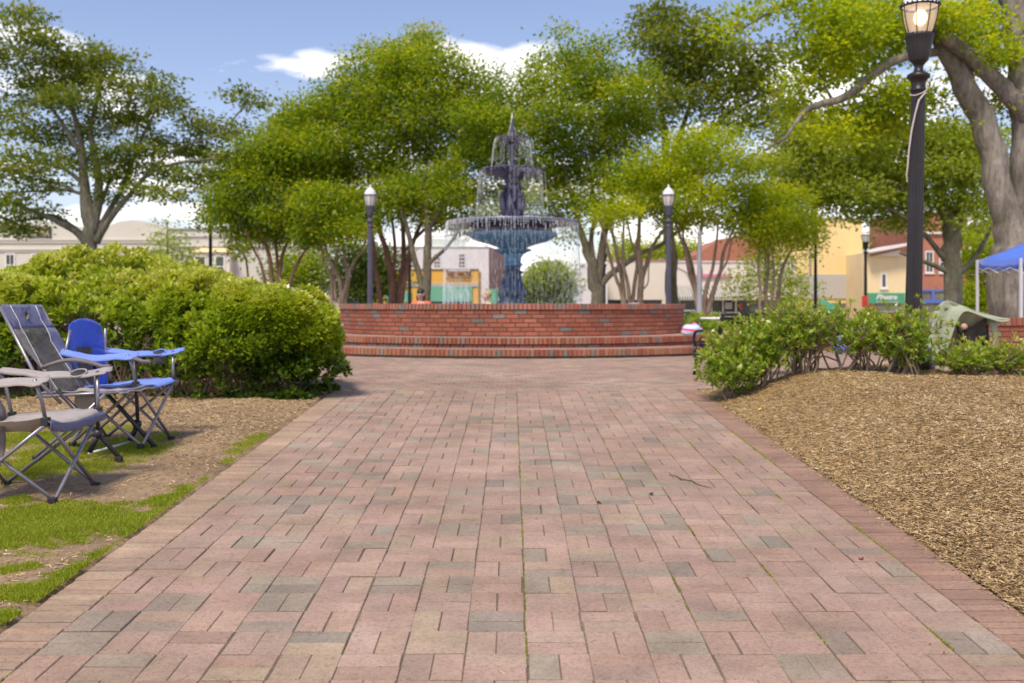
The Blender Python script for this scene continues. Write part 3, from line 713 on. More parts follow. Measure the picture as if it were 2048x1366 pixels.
make_tree('crape_myrtle', 'tallest domed crape myrtle with thick red-brown stems left of the fountain', 'tree', 30, (790, 607),
  [[(0,), (786, 660, 13), (786, 600, 12), (784, 550, 10), (775, 505, 8), (760, 460, 7), (750, 410, 5), (735, 340, 3)], [(.6,), (795, 650, 10), (800, 570, 9), (808, 520, 8), (806, 460, 6), (795, 400, 4), (790, 320, 3)],
   [(-.5,), (768, 660, 9), (762, 600, 8), (752, 540, 7), (748, 490, 6), (735, 430, 4), (700, 380, 3)], [(.3,), (798, 640, 9), (808, 560, 8), (822, 500, 7), (842, 450, 5), (870, 400, 4), (900, 350, 2)],
   [(0,), (782, 560, 6), (790, 500, 5), (784, 440, 4), (776, 380, 3)], [(0,), (810, 500, 5), (838, 470, 5), (870, 440, 4), (905, 420, 2)]],
  [(850, 72, 20, 10, 1.4), (835, 95, 50, 16, 1.2), (790, 105, 20, 14), (760, 120, 55, 22), (870, 125, 60, 24), (810, 140, 80, 28), (740, 160, 60, 28), (680, 190, 50, 26), (850, 175, 70, 30), (920, 130, 20, 12), (930, 165, 45, 22), (780, 200, 70, 32), (700, 230, 60, 32), (640, 230, 40, 26),
   (860, 230, 70, 32), (930, 215, 50, 26), (760, 265, 70, 32), (680, 290, 60, 34), (620, 285, 40, 30), (840, 290, 60, 30), (600, 330, 30, 30), (930, 265, 50, 22), (900, 320, 50, 22, .7), (970, 230, 30, 22), (990, 160, 14, 26, .7), (975, 185, 20, 18), (740, 330, 70, 30), (660, 350, 60, 30), (820, 350, 60, 28), (890, 370, 50, 24),
   (620, 400, 40, 26), (780, 390, 60, 24), (700, 400, 50, 24), (850, 405, 50, 18), (920, 400, 30, 14), (890, 425, 40, 10), (600, 210, 25, 16), (640, 440, 50, 18, .8), (710, 445, 45, 16, .7), (770, 430, 50, 16, .7), (830, 435, 40, 14, .6), (950, 230, 50, 26), (960, 290, 40, 26), (580, 260, 30, 24), (560, 320, 36, 28)],
  M['leaf_crape'], M['bark_red'], dens=1.3, L0=.105, spread=.33, flat=0.62, nleaf=60, group=CR, thick=1.3, rk=0.68)
make_tree('shade_tree', 'young tree with forked olive-grey trunk rising behind the woman in coral', 'tree', 28.5, (853, 607),
  [[(0,), (852, 670, 12), (852, 600, 11), (854, 540, 10), (856, 490, 9), (855, 440, 8), (848, 390, 6), (852, 330, 4)], [(.2,), (848, 610, 8), (842, 570, 7), (832, 530, 7), (820, 480, 6), (806, 430, 5), (790, 370, 3)],
   [(-.3,), (858, 530, 5), (872, 513, 4.5), (892, 496, 4), (912, 470, 3), (930, 440, 2)], [(0,), (856, 470, 6), (868, 440, 5), (886, 410, 4), (910, 370, 2)]],
  [(850, 380, 50, 26, .7), (900, 440, 50, 14, .8), (930, 460, 40, 9, .8), (800, 400, 40, 24, .7), (880, 340, 40, 24, .6), (950, 430, 26, 12, .6), (960, 240, 50, 30), (1010, 250, 40, 30), (950, 310, 50, 30, .8), (1010, 320, 45, 30), (960, 375, 50, 26, .7), (1015, 380, 40, 28, .8), (1055, 330, 40, 30, .8), (1060, 400, 36, 24, .7), (1000, 420, 50, 16, .6), (900, 390, 50, 24, .6), (990, 190, 30, 20, .6)],
  M['leaf_crape'], M['bark_dark'], dens=1.15, L0=.10, spread=.28, flat=.45, nleaf=50, rk=0.85)
make_tree('shade_tree', 'thick grey-trunked tree with domed crown directly right of the fountain', 'tree', 29.5, (1190, 607),
  [[(0,), (1194, 670, 21), (1193, 610, 20), (1192, 570, 19), (1186, 530, 16), (1172, 495, 12), (1160, 455, 9), (1150, 410, 7), (1130, 340, 4)], [(.4,), (1196, 570, 13), (1202, 520, 12), (1208, 470, 10), (1218, 430, 8), (1225, 380, 6), (1215, 300, 3)],
   [(0,), (1196, 580, 9), (1225, 545, 9), (1262, 520, 8), (1285, 505, 7), (1320, 490, 6), (1370, 450, 5), (1420, 400, 3)], [(.5,), (1190, 540, 8), (1182, 480, 7), (1190, 430, 6), (1185, 370, 4), (1170, 300, 2)],
   [(-.5,), (1165, 470, 6), (1130, 440, 5), (1100, 400, 4), (1080, 350, 2)]],
  [(1125, 70, 10, 12, .9), (1150, 100, 14, 18, .9), (1190, 95, 12, 22, .9), (1215, 90, 9, 20, .9), (1090, 120, 20, 16), (1140, 135, 50, 20), (1200, 140, 50, 20), (1060, 160, 30, 20), (1110, 175, 60, 26), (1190, 185, 60, 28), (1050, 205, 40, 24), (1120, 230, 60, 30), (1200, 240, 60, 30),
   (1060, 255, 30, 26), (1100, 290, 45, 28), (1170, 300, 60, 26, .8), (1240, 290, 50, 28), (1110, 345, 50, 26), (1180, 350, 60, 24, .8), (1120, 395, 45, 22), (1240, 350, 50, 26), (1190, 405, 50, 20), (1090, 430, 25, 12), (1150, 440, 30, 12, .6), (1260, 240, 50, 26), (1250, 185, 45, 26), (1280, 150, 30, 20), (1130, 470, 22, 10, .8)],
  M['leaf_crape'], M['bark_oak'], dens=1.3, L0=.105, spread=.33, flat=0.62, nleaf=60, thick=1.2, rk=0.7)
make_tree('crape_myrtle', 'crape myrtle fanning from five bare tan stems in front of the cream shopfront', 'tree', 28, (1262, 607),
  [[(0,), (1250, 660, 8), (1246, 600, 6), (1236, 565, 4.5), (1224, 530, 4), (1212, 480, 3), (1195, 430, 2)], [(.3,), (1252, 640, 7), (1246, 580, 6), (1238, 530, 5), (1228, 480, 4), (1215, 430, 3), (1200, 380, 2)],
   [(-.2,), (1262, 640, 6), (1256, 575, 5), (1246, 530, 4), (1246, 480, 3.5), (1248, 410, 2.5)], [(.2,), (1263, 620, 5), (1270, 560, 5), (1274, 520, 4), (1262, 480, 3), (1252, 430, 2)],
   [(0,), (1281, 660, 9), (1281, 600, 8), (1282, 550, 8), (1276, 500, 7), (1278, 460, 5), (1280, 400, 3)], [(.4,), (1283, 560, 6), (1296, 520, 5), (1310, 485, 4), (1335, 450, 3)],
   [(0,), (1285, 580, 2), (1296, 565, 1.8), (1298, 530, 1.5), (1308, 490, 1)]],
  [(1230, 420, 50, 16), (1290, 410, 50, 20), (1260, 370, 50, 24), (1320, 370, 50, 26), (1200, 440, 30, 12), (1310, 330, 50, 26), (1340, 420, 30, 14)],
  M['leaf_lime'], M['bark_tan'], dens=1.25, L0=.105, spread=.32, flat=0.52, nleaf=60, group=CR, rk=0.8)
make_tree('crape_myrtle', 'vase-shaped crape myrtle with bare brown stems in front of the striped awning', 'tree', 28, (1403, 618),
  [[(0,), (1400, 650, 10), (1392, 590, 7), (1380, 550, 5), (1370, 500, 4), (1352, 450, 3), (1340, 400, 2)], [(.3,), (1396, 630, 7), (1390, 570, 5), (1378, 510, 4), (1366, 470, 3), (1372, 410, 2)],
   [(-.2,), (1404, 640, 8), (1412, 580, 6), (1424, 540, 4), (1432, 490, 3.5), (1438, 430, 2)], [(.2,), (1412, 630, 8), (1428, 580, 6), (1440, 545, 5), (1448, 500, 4), (1466, 460, 3), (1480, 420, 2)],
   [(0,), (1396, 600, 5), (1402, 550, 4), (1396, 500, 3.5), (1404, 450, 3), (1400, 390, 2)], [(0,), (1438, 550, 3), (1455, 520, 2.5), (1462, 480, 2)]],
  [(1360, 440, 45, 14), (1420, 430, 50, 16), (1480, 440, 45, 14), (1390, 390, 60, 24), (1460, 385, 60, 24), (1340, 350, 50, 26), (1410, 330, 60, 28), (1480, 330, 50, 28), (1510, 400, 40, 26), (1370, 290, 50, 26), (1440, 280, 50, 26)],
  M['leaf_lime'], M['bark_tan'], dens=1.2, L0=.105, spread=.34, flat=0.52, nleaf=60, group=CR, rk=0.8)
make_tree('crape_myrtle', 'low crape myrtle with four thin straight stems left of the right thin black pole', 'tree', 28, (1535, 618),
  [[(0,), (1520, 660, 4), (1520, 580, 4), (1516, 530, 3), (1522, 470, 2)], [(.2,), (1534, 660, 5), (1532, 590, 4), (1536, 530, 3.5), (1532, 460, 2.5)], [(-.2,), (1543, 660, 4), (1544, 590, 4), (1548, 540, 3), (1540, 480, 2)],
   [(0,), (1556, 660, 5), (1557, 590, 5), (1564, 540, 4), (1582, 500, 3), (1600, 460, 2)]],
  [(1530, 430, 50, 22), (1580, 440, 45, 24), (1560, 400, 55, 22), (1500, 460, 35, 16), (1605, 470, 35, 18), (1550, 470, 45, 18), (1620, 440, 20, 14), (1520, 495, 26, 10, .8), (1600, 500, 26, 10, .8)],
  M['leaf_lime'], M['bark_tan'], dens=1.35, L0=.10, spread=.30, flat=0.62, nleaf=60, group=CR, rk=0.8)
make_tree('oak_tree', 'tall dark-leaved oak rising above the plaza trees right of the fountain spire', 'tree', 33, (1345, 600),
  [[(0,), (1345, 660, 18), (1342, 520, 14), (1335, 420, 12), (1330, 300, 9), (1320, 180, 6), (1310, 70, 3)], [(.5,), (1338, 330, 8), (1370, 240, 6), (1400, 150, 4), (1410, 80, 2)], [(.5,), (1338, 360, 8), (1420, 260, 6), (1500, 200, 4), (1560, 180, 2)]],
  [(1310, 28, 34, 16), (1350, 50, 50, 24), (1290, 60, 28, 22), (1400, 70, 45, 24), (1310, 95, 40, 24), (1360, 115, 50, 26), (1330, 160, 45, 28), (1400, 140, 50, 26), (1440, 110, 40, 26), (1320, 200, 30, 20), (1380, 200, 50, 26), (1440, 175, 45, 24), (1500, 130, 40, 24), (1530, 170, 50, 26), (1560, 110, 30, 26),
   (1480, 230, 50, 26), (1560, 220, 45, 26), (1300, 235, 30, 24), (1440, 60, 30, 14, .7)],
  M['leaf_oak'], M['bark_dark'], dens=1.35, L0=.16, spread=.42, flat=.6, nleaf=40, thick=1.6, rk=0.8)
make_tree('oak_tree', 'middle-distance oak with knobbly trunk seen between the near lamp and the biggest trunk', 'tree', 32, (1905, 618),
  [[(0,), (1908, 660, 26), (1906, 600, 22), (1905, 540, 21), (1903, 490, 22), (1898, 450, 18), (1885, 400, 13), (1870, 330, 9), (1850, 250, 5)], [(.3,), (1908, 500, 14), (1915, 430, 13), (1925, 370, 9), (1930, 300, 6)],
   [(-.5,), (1895, 545, 7), (1870, 532, 6), (1840, 520, 5), (1800, 505, 3)], [(-.3,), (1893, 520, 8), (1868, 490, 6), (1845, 465, 5), (1800, 430, 4), (1740, 400, 2)], [(.4,), (1920, 545, 8), (1945, 520, 6), (1965, 490, 5), (1985, 450, 4), (2010, 400, 3)], [(0,), (1890, 420, 8), (1850, 390, 6), (1790, 370, 4), (1720, 360, 2)]],
  [(1640, 340, 60, 26), (1720, 330, 60, 26), (1700, 385, 60, 22), (1640, 390, 50, 22), (1780, 350, 60, 26), (1770, 400, 55, 20), (1860, 340, 60, 28), (1850, 400, 50, 22), (1940, 350, 60, 30), (1960, 410, 50, 24), (1740, 430, 40, 12, .7), (1800, 445, 40, 14, .7), (1860, 450, 30, 12, .6), (1600, 320, 40, 26), (1590, 370, 40, 22), (1960, 450, 26, 14, .8),
   (1690, 280, 70, 28), (1790, 280, 70, 28), (1880, 280, 60, 30), (1600, 260, 50, 30), (1960, 290, 60, 30), (1560, 330, 30, 20), (1680, 430, 30, 10, .7)],
  M['leaf_pale'], M['bark_oak'], dens=2.1, L0=.13, spread=.40, flat=.5, nleaf=50, thick=1.8, rk=0.86)
make_tree('oak_tree', 'huge near oak with smooth grey forking trunk at the right edge by the blue canopy', 'tree', 24, (2040, 640),
  [[(0,), (2046, 720, 68), (2040, 620, 62), (2036, 540, 58), (2034, 500, 50), (2018, 440, 34), (2004, 390, 30), (1990, 330, 29), (1975, 280, 28), (1952, 220, 27), (1925, 160, 25), (1895, 105, 20), (1872, 60, 17), (1850, 10, 13), (1830, -60, 10)],
   [(.3,), (2060, 600, 50), (2062, 500, 44), (2060, 400, 40), (2056, 300, 36), (2052, 220, 32), (2040, 130, 30), (2030, 60, 27), (2020, -10, 24), (2005, -90, 20)],
   [(-.5,), (2070, 260, 28), (2048, 215, 22), (2010, 178, 20), (1970, 142, 18), (1930, 105, 17), (1890, 72, 15), (1860, 30, 12), (1850, -40, 9)],
   [(-.8,), (1895, 100, 10), (1850, 108, 10), (1815, 113, 10), (1780, 126, 10), (1745, 150, 10), (1712, 180, 10), (1675, 200, 9), (1640, 210, 8), (1610, 222, 6), (1588, 250, 4), (1570, 275, 3), (1530, 300, 2)],
   [(.5,), (1975, 150, 9), (1985, 110, 7), (2000, 70, 6), (2020, 40, 4)],
   [(-.3,), (1860, 40, 8), (1780, -10, 7), (1700, -30, 5), (1600, -10, 4), (1530, 30, 3), (1480, 60, 2)],
   [(.2,), (1665, 200, 4), (1650, 175, 3), (1640, 150, 3), (1610, 130, 2)]],
  [(1660, 40, 50, 24), (1640, 100, 50, 26), (1720, 70, 50, 28), (1700, 130, 50, 22), (1630, 160, 30, 20), (1770, 30, 50, 26), (1790, 90, 40, 22), (1640, 240, 40, 14, .8), (1590, 180, 24, 20, .5), (1720, 230, 60, 22), (1660, 270, 60, 18, .7), (1790, 190, 50, 24), (1780, 240, 50, 20), (1590, 215, 22, 18, .8),
   (1880, 30, 60, 24), (1950, 60, 50, 26), (1990, 110, 40, 24), (1940, 130, 30, 16), (1960, 10, 50, 20), (2000, 200, 30, 24, .7), (1540, 15, 40, 12, .6), (1480, 30, 36, 10, .6), (1450, 62, 20, 8, .5), (1590, -5, 60, 12, .7), (1900, 260, 14, 20, .5), (1850, 200, 26, 30, .8), (1700, 10, 50, 16)],
  M['leaf_lime'], M['bark_near'], dens=2.1, L0=.125, spread=.36, flat=.55, nleaf=50, thick=1.5, rk=.9, tw=.011, dshift=.8, side=16)
BG = 'small street trees across the road'
make_tree('street_tree', 'pale feathery young tree in front of the long beige building', 'tree', 48, (335, 600),
  [[(0,), (335, 640, 4), (335, 560, 3), (335, 440, 1)]],
  [(335, 455, 14, 18), (330, 480, 26, 18), (345, 510, 40, 18), (315, 505, 26, 16), (330, 545, 55, 20), (380, 540, 30, 16), (295, 530, 22, 16), (350, 575, 60, 20)], M['leaf_pale'], M['bark_dark'], dens=.8, L0=.16, spread=.5, flat=.5, nleaf=40, group=BG)
make_tree('street_tree', 'small round olive tree seen under the fountain bowl right of the pedestal', 'tree', 55, (1103, 640),
  [[(0,), (1103, 680, 4), (1103, 600, 3), (1103, 550, 1)]],
  [(1100, 545, 22, 12), (1080, 560, 24, 16), (1120, 560, 20, 16), (1075, 590, 30, 18), (1115, 590, 24, 20), (1100, 575, 34, 22)], M['leaf_pale'], M['bark_dark'], dens=3.2, L0=.20, spread=.5, flat=.8, nleaf=46, group=BG)
make_tree('street_tree', 'light green layered young tree between striped awning and yellow building', 'tree', 46, (1530, 630),
  [[(0,), (1530, 680, 4), (1530, 560, 3), (1530, 470, 1)]],
  [(1540, 500, 24, 12), (1510, 525, 30, 12), (1560, 530, 36, 14), (1490, 560, 36, 14), (1540, 560, 50, 16), (1590, 565, 34, 14), (1510, 590, 40, 14), (1580, 595, 44, 14)], M['leaf_pale'], M['bark_dark'], dens=1.0, L0=.16, spread=.5, flat=.4, nleaf=40, group=BG)
make_tree('street_tree', 'dense dark green tree overhanging the dark garage doors behind the left fountain lamp', 'tree', 50, (730, 600),
  [[(0,), (730, 640, 6), (730, 560, 4), (730, 510, 2)]],
  [(700, 510, 40, 20), (760, 520, 40, 22), (720, 545, 50, 22), (770, 560, 40, 20), (700, 575, 36, 14), (740, 580, 44, 14)], M['leaf_dark'], M['bark_dark'], dens=1.5, L0=.18, spread=.5, flat=.6, nleaf=46, group=BG)
make_tree('street_tree', 'leafy green tree beyond the purple-brown crape myrtle stems', 'tree', 52, (610, 600),
  [[(0,), (610, 640, 5), (610, 560, 4), (610, 520, 2)]],
  [(600, 520, 34, 20), (640, 530, 30, 20), (590, 555, 40, 18), (640, 560, 30, 16), (560, 550, 25, 14)], M['leaf_crape'], M['bark_dark'], dens=1.3, L0=.18, spread=.5, flat=.6, nleaf=46, group=BG)
make_tree('street_tree', 'yellow-green tree beside the brick wall seen between the two right trunks', 'tree', 50, (1960, 600),
  [[(0,), (1960, 660, 6), (1960, 560, 4), (1960, 500, 2)]],
  [(1955, 480, 30, 24), (1950, 530, 30, 26), (1985, 520, 30, 26), (1950, 580, 34, 24), (1990, 590, 30, 24), (1960, 610, 34, 14)], M['leaf_lime'], M['bark_dark'], dens=1.5, L0=.18, spread=.5, flat=.6, nleaf=46, group=BG)
make_tree('street_tree', 'pale bushy tree behind the little yellow shop with the white roof', 'tree', 92, (1790, 600),
  [[(0,), (1790, 650, 4), (1790, 560, 3), (1790, 500, 2)]],
  [(1770, 480, 24, 16), (1800, 470, 30, 18), (1760, 500, 30, 14), (1820, 490, 20, 14)], M['leaf_pale'], M['bark_dark'], dens=1.3, L0=.3, spread=.9, flat=.6, nleaf=40, group=BG)
make_tree('street_tree', 'small olive tree between white two-storey building and the fountain pedestal', 'tree', 88, (1000, 620),
  [[(0,), (1000, 660, 3), (1000, 560, 2), (1000, 520, 1)]],
  [(1000, 530, 16, 14), (995, 555, 18, 16), (1010, 580, 18, 18), (1000, 600, 18, 10)], M['leaf_oak'], M['bark_dark'], dens=1.3, L0=.28, spread=.8, flat=.7, nleaf=40, group=BG)
for i, (cx, lab) in enumerate(((1250, 'distant bright tree above the left end of the cream shopfront roof'), (1310, 'distant bright tree above the cream roof between crape myrtle stems and lamp'), (1375, 'distant bright tree above the cream roof beside the red brick gable'))):
    make_tree('distant_tree', lab, 'tree', 112, (cx, 620), [[(0,), (cx, 650, 3), (cx, 560, 3), (cx, 510, 2)]],
      [(cx-18, 508, 24, 14), (cx+16, 504, 26, 16), (cx, 520, 36, 16), (cx+5, 494, 20, 8)], M['leaf_lime'], M['bark_dark'], dens=1.3, L0=.34, spread=1.0, flat=.7, nleaf=40, group='distant trees beyond the cream shop')

# ------------------------------------------------------------------ hedges and shrubs
def whorls(C, ND, L0, leafm, name, parent, n_per=7, open_=.9, rn=None, wr=.42):
    n = len(C); idx = np.repeat(np.arange(n), n_per); m = len(idx)
    nd = unit(ND+RNG.normal(0, .25, ND.shape)); t = unit(np.cross(nd, RNG.normal(0, 1, nd.shape))); b = np.cross(nd, t)
    a = np.tile(np.arange(n_per), n)*2*PI/n_per*1.0+np.repeat(RNG.uniform(0, 6, n), n_per)+RNG.normal(0, .25, m)
    rad = t[idx]*np.cos(a)[:, None]+b[idx]*np.sin(a)[:, None]
    op = RNG.uniform(.35, 1.25, m)[:, None]*open_
    ax = nd[idx]+rad*op; nr = nd[idx]-rad*.4+RNG.normal(0, .25, (m, 3))
    c = C[idx]+rad*L0*.08+RNG.normal(0, L0*.12, (m, 3))
    Ln = RNG.uniform(.65, 1.2, m)*L0
    v, q = leaf_arrays(c, ax, nr, Ln, Ln*RNG.uniform(wr*.85, wr*1.15, m), .18)
    r = np.clip((rn[idx] if rn is not None else .5)+RNG.normal(0, .15, m), 0, 1)
    return npmesh(name, v, q, leafm, parent, rnd=r)
def hedge(name, label, cx, cy, rx, ry, z0, ztop, pw, ncl, seed, L0=.052, lobes=.07):
    root = empty(name, (cx, cy, z0), label, 'hedge')
    rz = ztop-z0; C = []; ND = []; R = []
    k = 0
    while len(C) < ncl:
        # sample super-ellipsoid direction
        u = RNG.normal(0, 1, 3); u[2] = abs(u[2])*1.1-.15; u /= np.linalg.norm(u)
        x, y, z = [math.copysign(abs(c)**(2/pw), c) for c in u]
        if z < 0: z = z*.2
        if y > .55 and random.random() < .7: continue
        p = np.array([x*rx, y*ry, z*rz])
        nn = np.array([abs(x)**(pw-1)*math.copysign(1, x)/rx, abs(y)**(pw-1)*math.copysign(1, y)/ry, abs(z)**(pw-1)*math.copysign(1, z)/rz]); nn /= np.linalg.norm(nn)+1e-9
        # uneven surface
        w_ = lobes*2*nz(p[0]+seed, p[2]+p[1], 1.6, seed)+lobes*1.3*nz(p[0]-seed, p[2]-p[1]*.7, 4.5, seed+3)
        low = smooth(.5, .12, 0) if False else 0
        dep = random.choice([0, 0, 0, .05, .10, .17, .26])*random.uniform(.4, 1)
        if z < .5 and random.random() < .6*(1-z/.5): continue
        if z < .45: w_ -= .10*(1-z/.45)
        gap = nz(p[0]*1.0+seed, p[2]*1.2+p[1], 5.5, 8)
        if gap < -.25 and dep < .1: continue
        p = p+nn*(w_-dep)
        C.append(p); ND.append(nn+np.array([0, -.1, .45])); R.append(.30+.42*max(0, nn[2])+.25*z+.18*w_/lobes*.5-dep*1.0+.15*nz(p[0], p[2], 6, 1)-(.12 if z < .4 else 0))  # overhead light put into leaf tone: paler on top, darker low and deep
    C = np.array(C); C[:, 2] = np.maximum(C[:, 2], .03)
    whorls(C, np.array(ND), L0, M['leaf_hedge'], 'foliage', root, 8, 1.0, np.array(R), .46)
    mb = MB()
    for _ in range(int(150*rx)):
        a = random.uniform(0, 2*PI); bx = random.uniform(-rx, rx)*.85; by = random.uniform(-ry, ry)*.8
        p0 = Vector((bx, by, -.05)); p = p0.copy(); pts = [p0]
        d_ = Vector((random.uniform(-.6, .6), random.uniform(-1.2, .5), 1)).normalized()
        for s_ in range(5):
            p = p+d_*rz*.19; d_ = (d_+Vector((random.gauss(0, .3), random.gauss(0, .3), random.gauss(0, .15)))).normalized(); pts.append(p.copy())
        if any(abs(q.x) > rx*.93 or abs(q.y) > ry*.9 or q.z > rz*.9 for q in pts): continue
        mb.tube(pts, [.010, .008, .007, .005, .004, .003], 5, False)
    mb.build('stems', M['twig'], root, smoothf=True)
    return root
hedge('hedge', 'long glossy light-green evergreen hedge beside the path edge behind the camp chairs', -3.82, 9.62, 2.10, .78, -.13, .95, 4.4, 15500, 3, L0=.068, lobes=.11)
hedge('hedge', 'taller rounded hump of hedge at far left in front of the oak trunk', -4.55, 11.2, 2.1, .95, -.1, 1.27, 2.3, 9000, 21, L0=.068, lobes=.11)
def shrub(name, label, cx, cy, rx, ry, h, ncl, seed, dense=.5, L0=.050, zlow=.15, n_st=16, group=None):
    z0 = mzf(cx, cy); root = empty(name, (cx, cy, z0), label, 'shrub', group); rng = random.Random(seed)
    mb = MB(); tips = []
    for k in range(n_st):
        a = rng.uniform(0, 2*PI); sp_ = rng.uniform(.3, 1.0); base = Vector((rng.gauss(0, .09)*rx/.4, rng.gauss(0, .05), -.03))
        tgt = Vector((math.cos(a)*rx*sp_, math.sin(a)*ry*sp_, h*rng.uniform(.6, .95)*(1-.25*sp_**3)))
        pts = []; 
        for s_ in range(6):
            t = s_/5; q = base.lerp(tgt, t); q.z = base.z+(tgt.z-base.z)*(t**.85); q += Vector((rng.gauss(0, .018), rng.gauss(0, .018), rng.gauss(0, .01)))*(1 if 0 < t else 0); pts.append(q)
        mb.tube(pts, [.010, .009, .0075, .006, .005, .003], 5, False); tips += [(pts[j], (pts[j]-pts[j-1]).normalized()) for j in (3, 4, 5)]
        for _ in range(6):
            j = rng.randint(2, 5); q0 = pts[j]; dr = Vector((rng.gauss(0, 1), rng.gauss(0, 1), rng.uniform(.0, 1.0))).normalized(); l = rng.uniform(.08, .2)
            q1 = q0+dr*l*.5+Vector((0, 0, .01)); q2 = q0+dr*l+Vector((0, 0, .03)); mb.tube([q0, q1, q2], [.004, .003, .002], 4, False); tips += [(q2, dr), (q2, dr), (q1, dr)]
    mb.build('stems', M['twig'], root, smoothf=True)
    C = []; ND = []; R = []
    for _ in range(ncl):
        if rng.random() < .72 and tips:
            q, dr = rng.choice(tips); p = np.array(q)+np.array([rng.gauss(0, .035) for _ in range(3)]); nd = np.array(dr)
        else:
            u = np.array([rng.gauss(0, 1) for _ in range(3)]); u /= np.linalg.norm(u); rr_ = rng.random()**.35
            p = np.array([u[0]*rx*rr_, u[1]*ry*rr_, h*.58+u[2]*h*.42*rr_]); nd = u
        if p[2] < h*zlow and rng.random() < .8: continue
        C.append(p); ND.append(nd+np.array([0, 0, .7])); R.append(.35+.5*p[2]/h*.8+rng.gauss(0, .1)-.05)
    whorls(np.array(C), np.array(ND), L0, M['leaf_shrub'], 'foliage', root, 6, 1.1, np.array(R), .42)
    return root
SG = 'shrubs along the crest of the mulch bed'
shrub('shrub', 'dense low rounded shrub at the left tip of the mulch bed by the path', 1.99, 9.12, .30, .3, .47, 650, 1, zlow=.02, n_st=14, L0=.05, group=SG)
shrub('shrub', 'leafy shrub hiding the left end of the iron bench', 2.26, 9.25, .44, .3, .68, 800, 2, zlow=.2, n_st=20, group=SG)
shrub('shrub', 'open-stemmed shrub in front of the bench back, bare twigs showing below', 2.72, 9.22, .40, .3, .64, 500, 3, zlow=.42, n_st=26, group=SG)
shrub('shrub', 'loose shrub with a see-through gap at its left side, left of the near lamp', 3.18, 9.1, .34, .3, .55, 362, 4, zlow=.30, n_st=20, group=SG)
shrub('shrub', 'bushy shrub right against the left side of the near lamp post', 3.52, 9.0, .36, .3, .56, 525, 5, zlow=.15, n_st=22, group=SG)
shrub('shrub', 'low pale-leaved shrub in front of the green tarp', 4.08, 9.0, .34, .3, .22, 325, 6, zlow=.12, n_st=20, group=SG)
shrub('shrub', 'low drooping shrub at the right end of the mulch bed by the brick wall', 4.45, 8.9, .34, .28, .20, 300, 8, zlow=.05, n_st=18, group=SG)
r_ = shrub('shrub', 'small dark clipped bush at the foot of the bare-stemmed crape myrtle', 4.5, 24.5, 1.1, .5, .62, 875, 9, zlow=.0, L0=.09, n_st=10)
r_.location = (PX(1412, 24.2), 24.2, .0-.1)

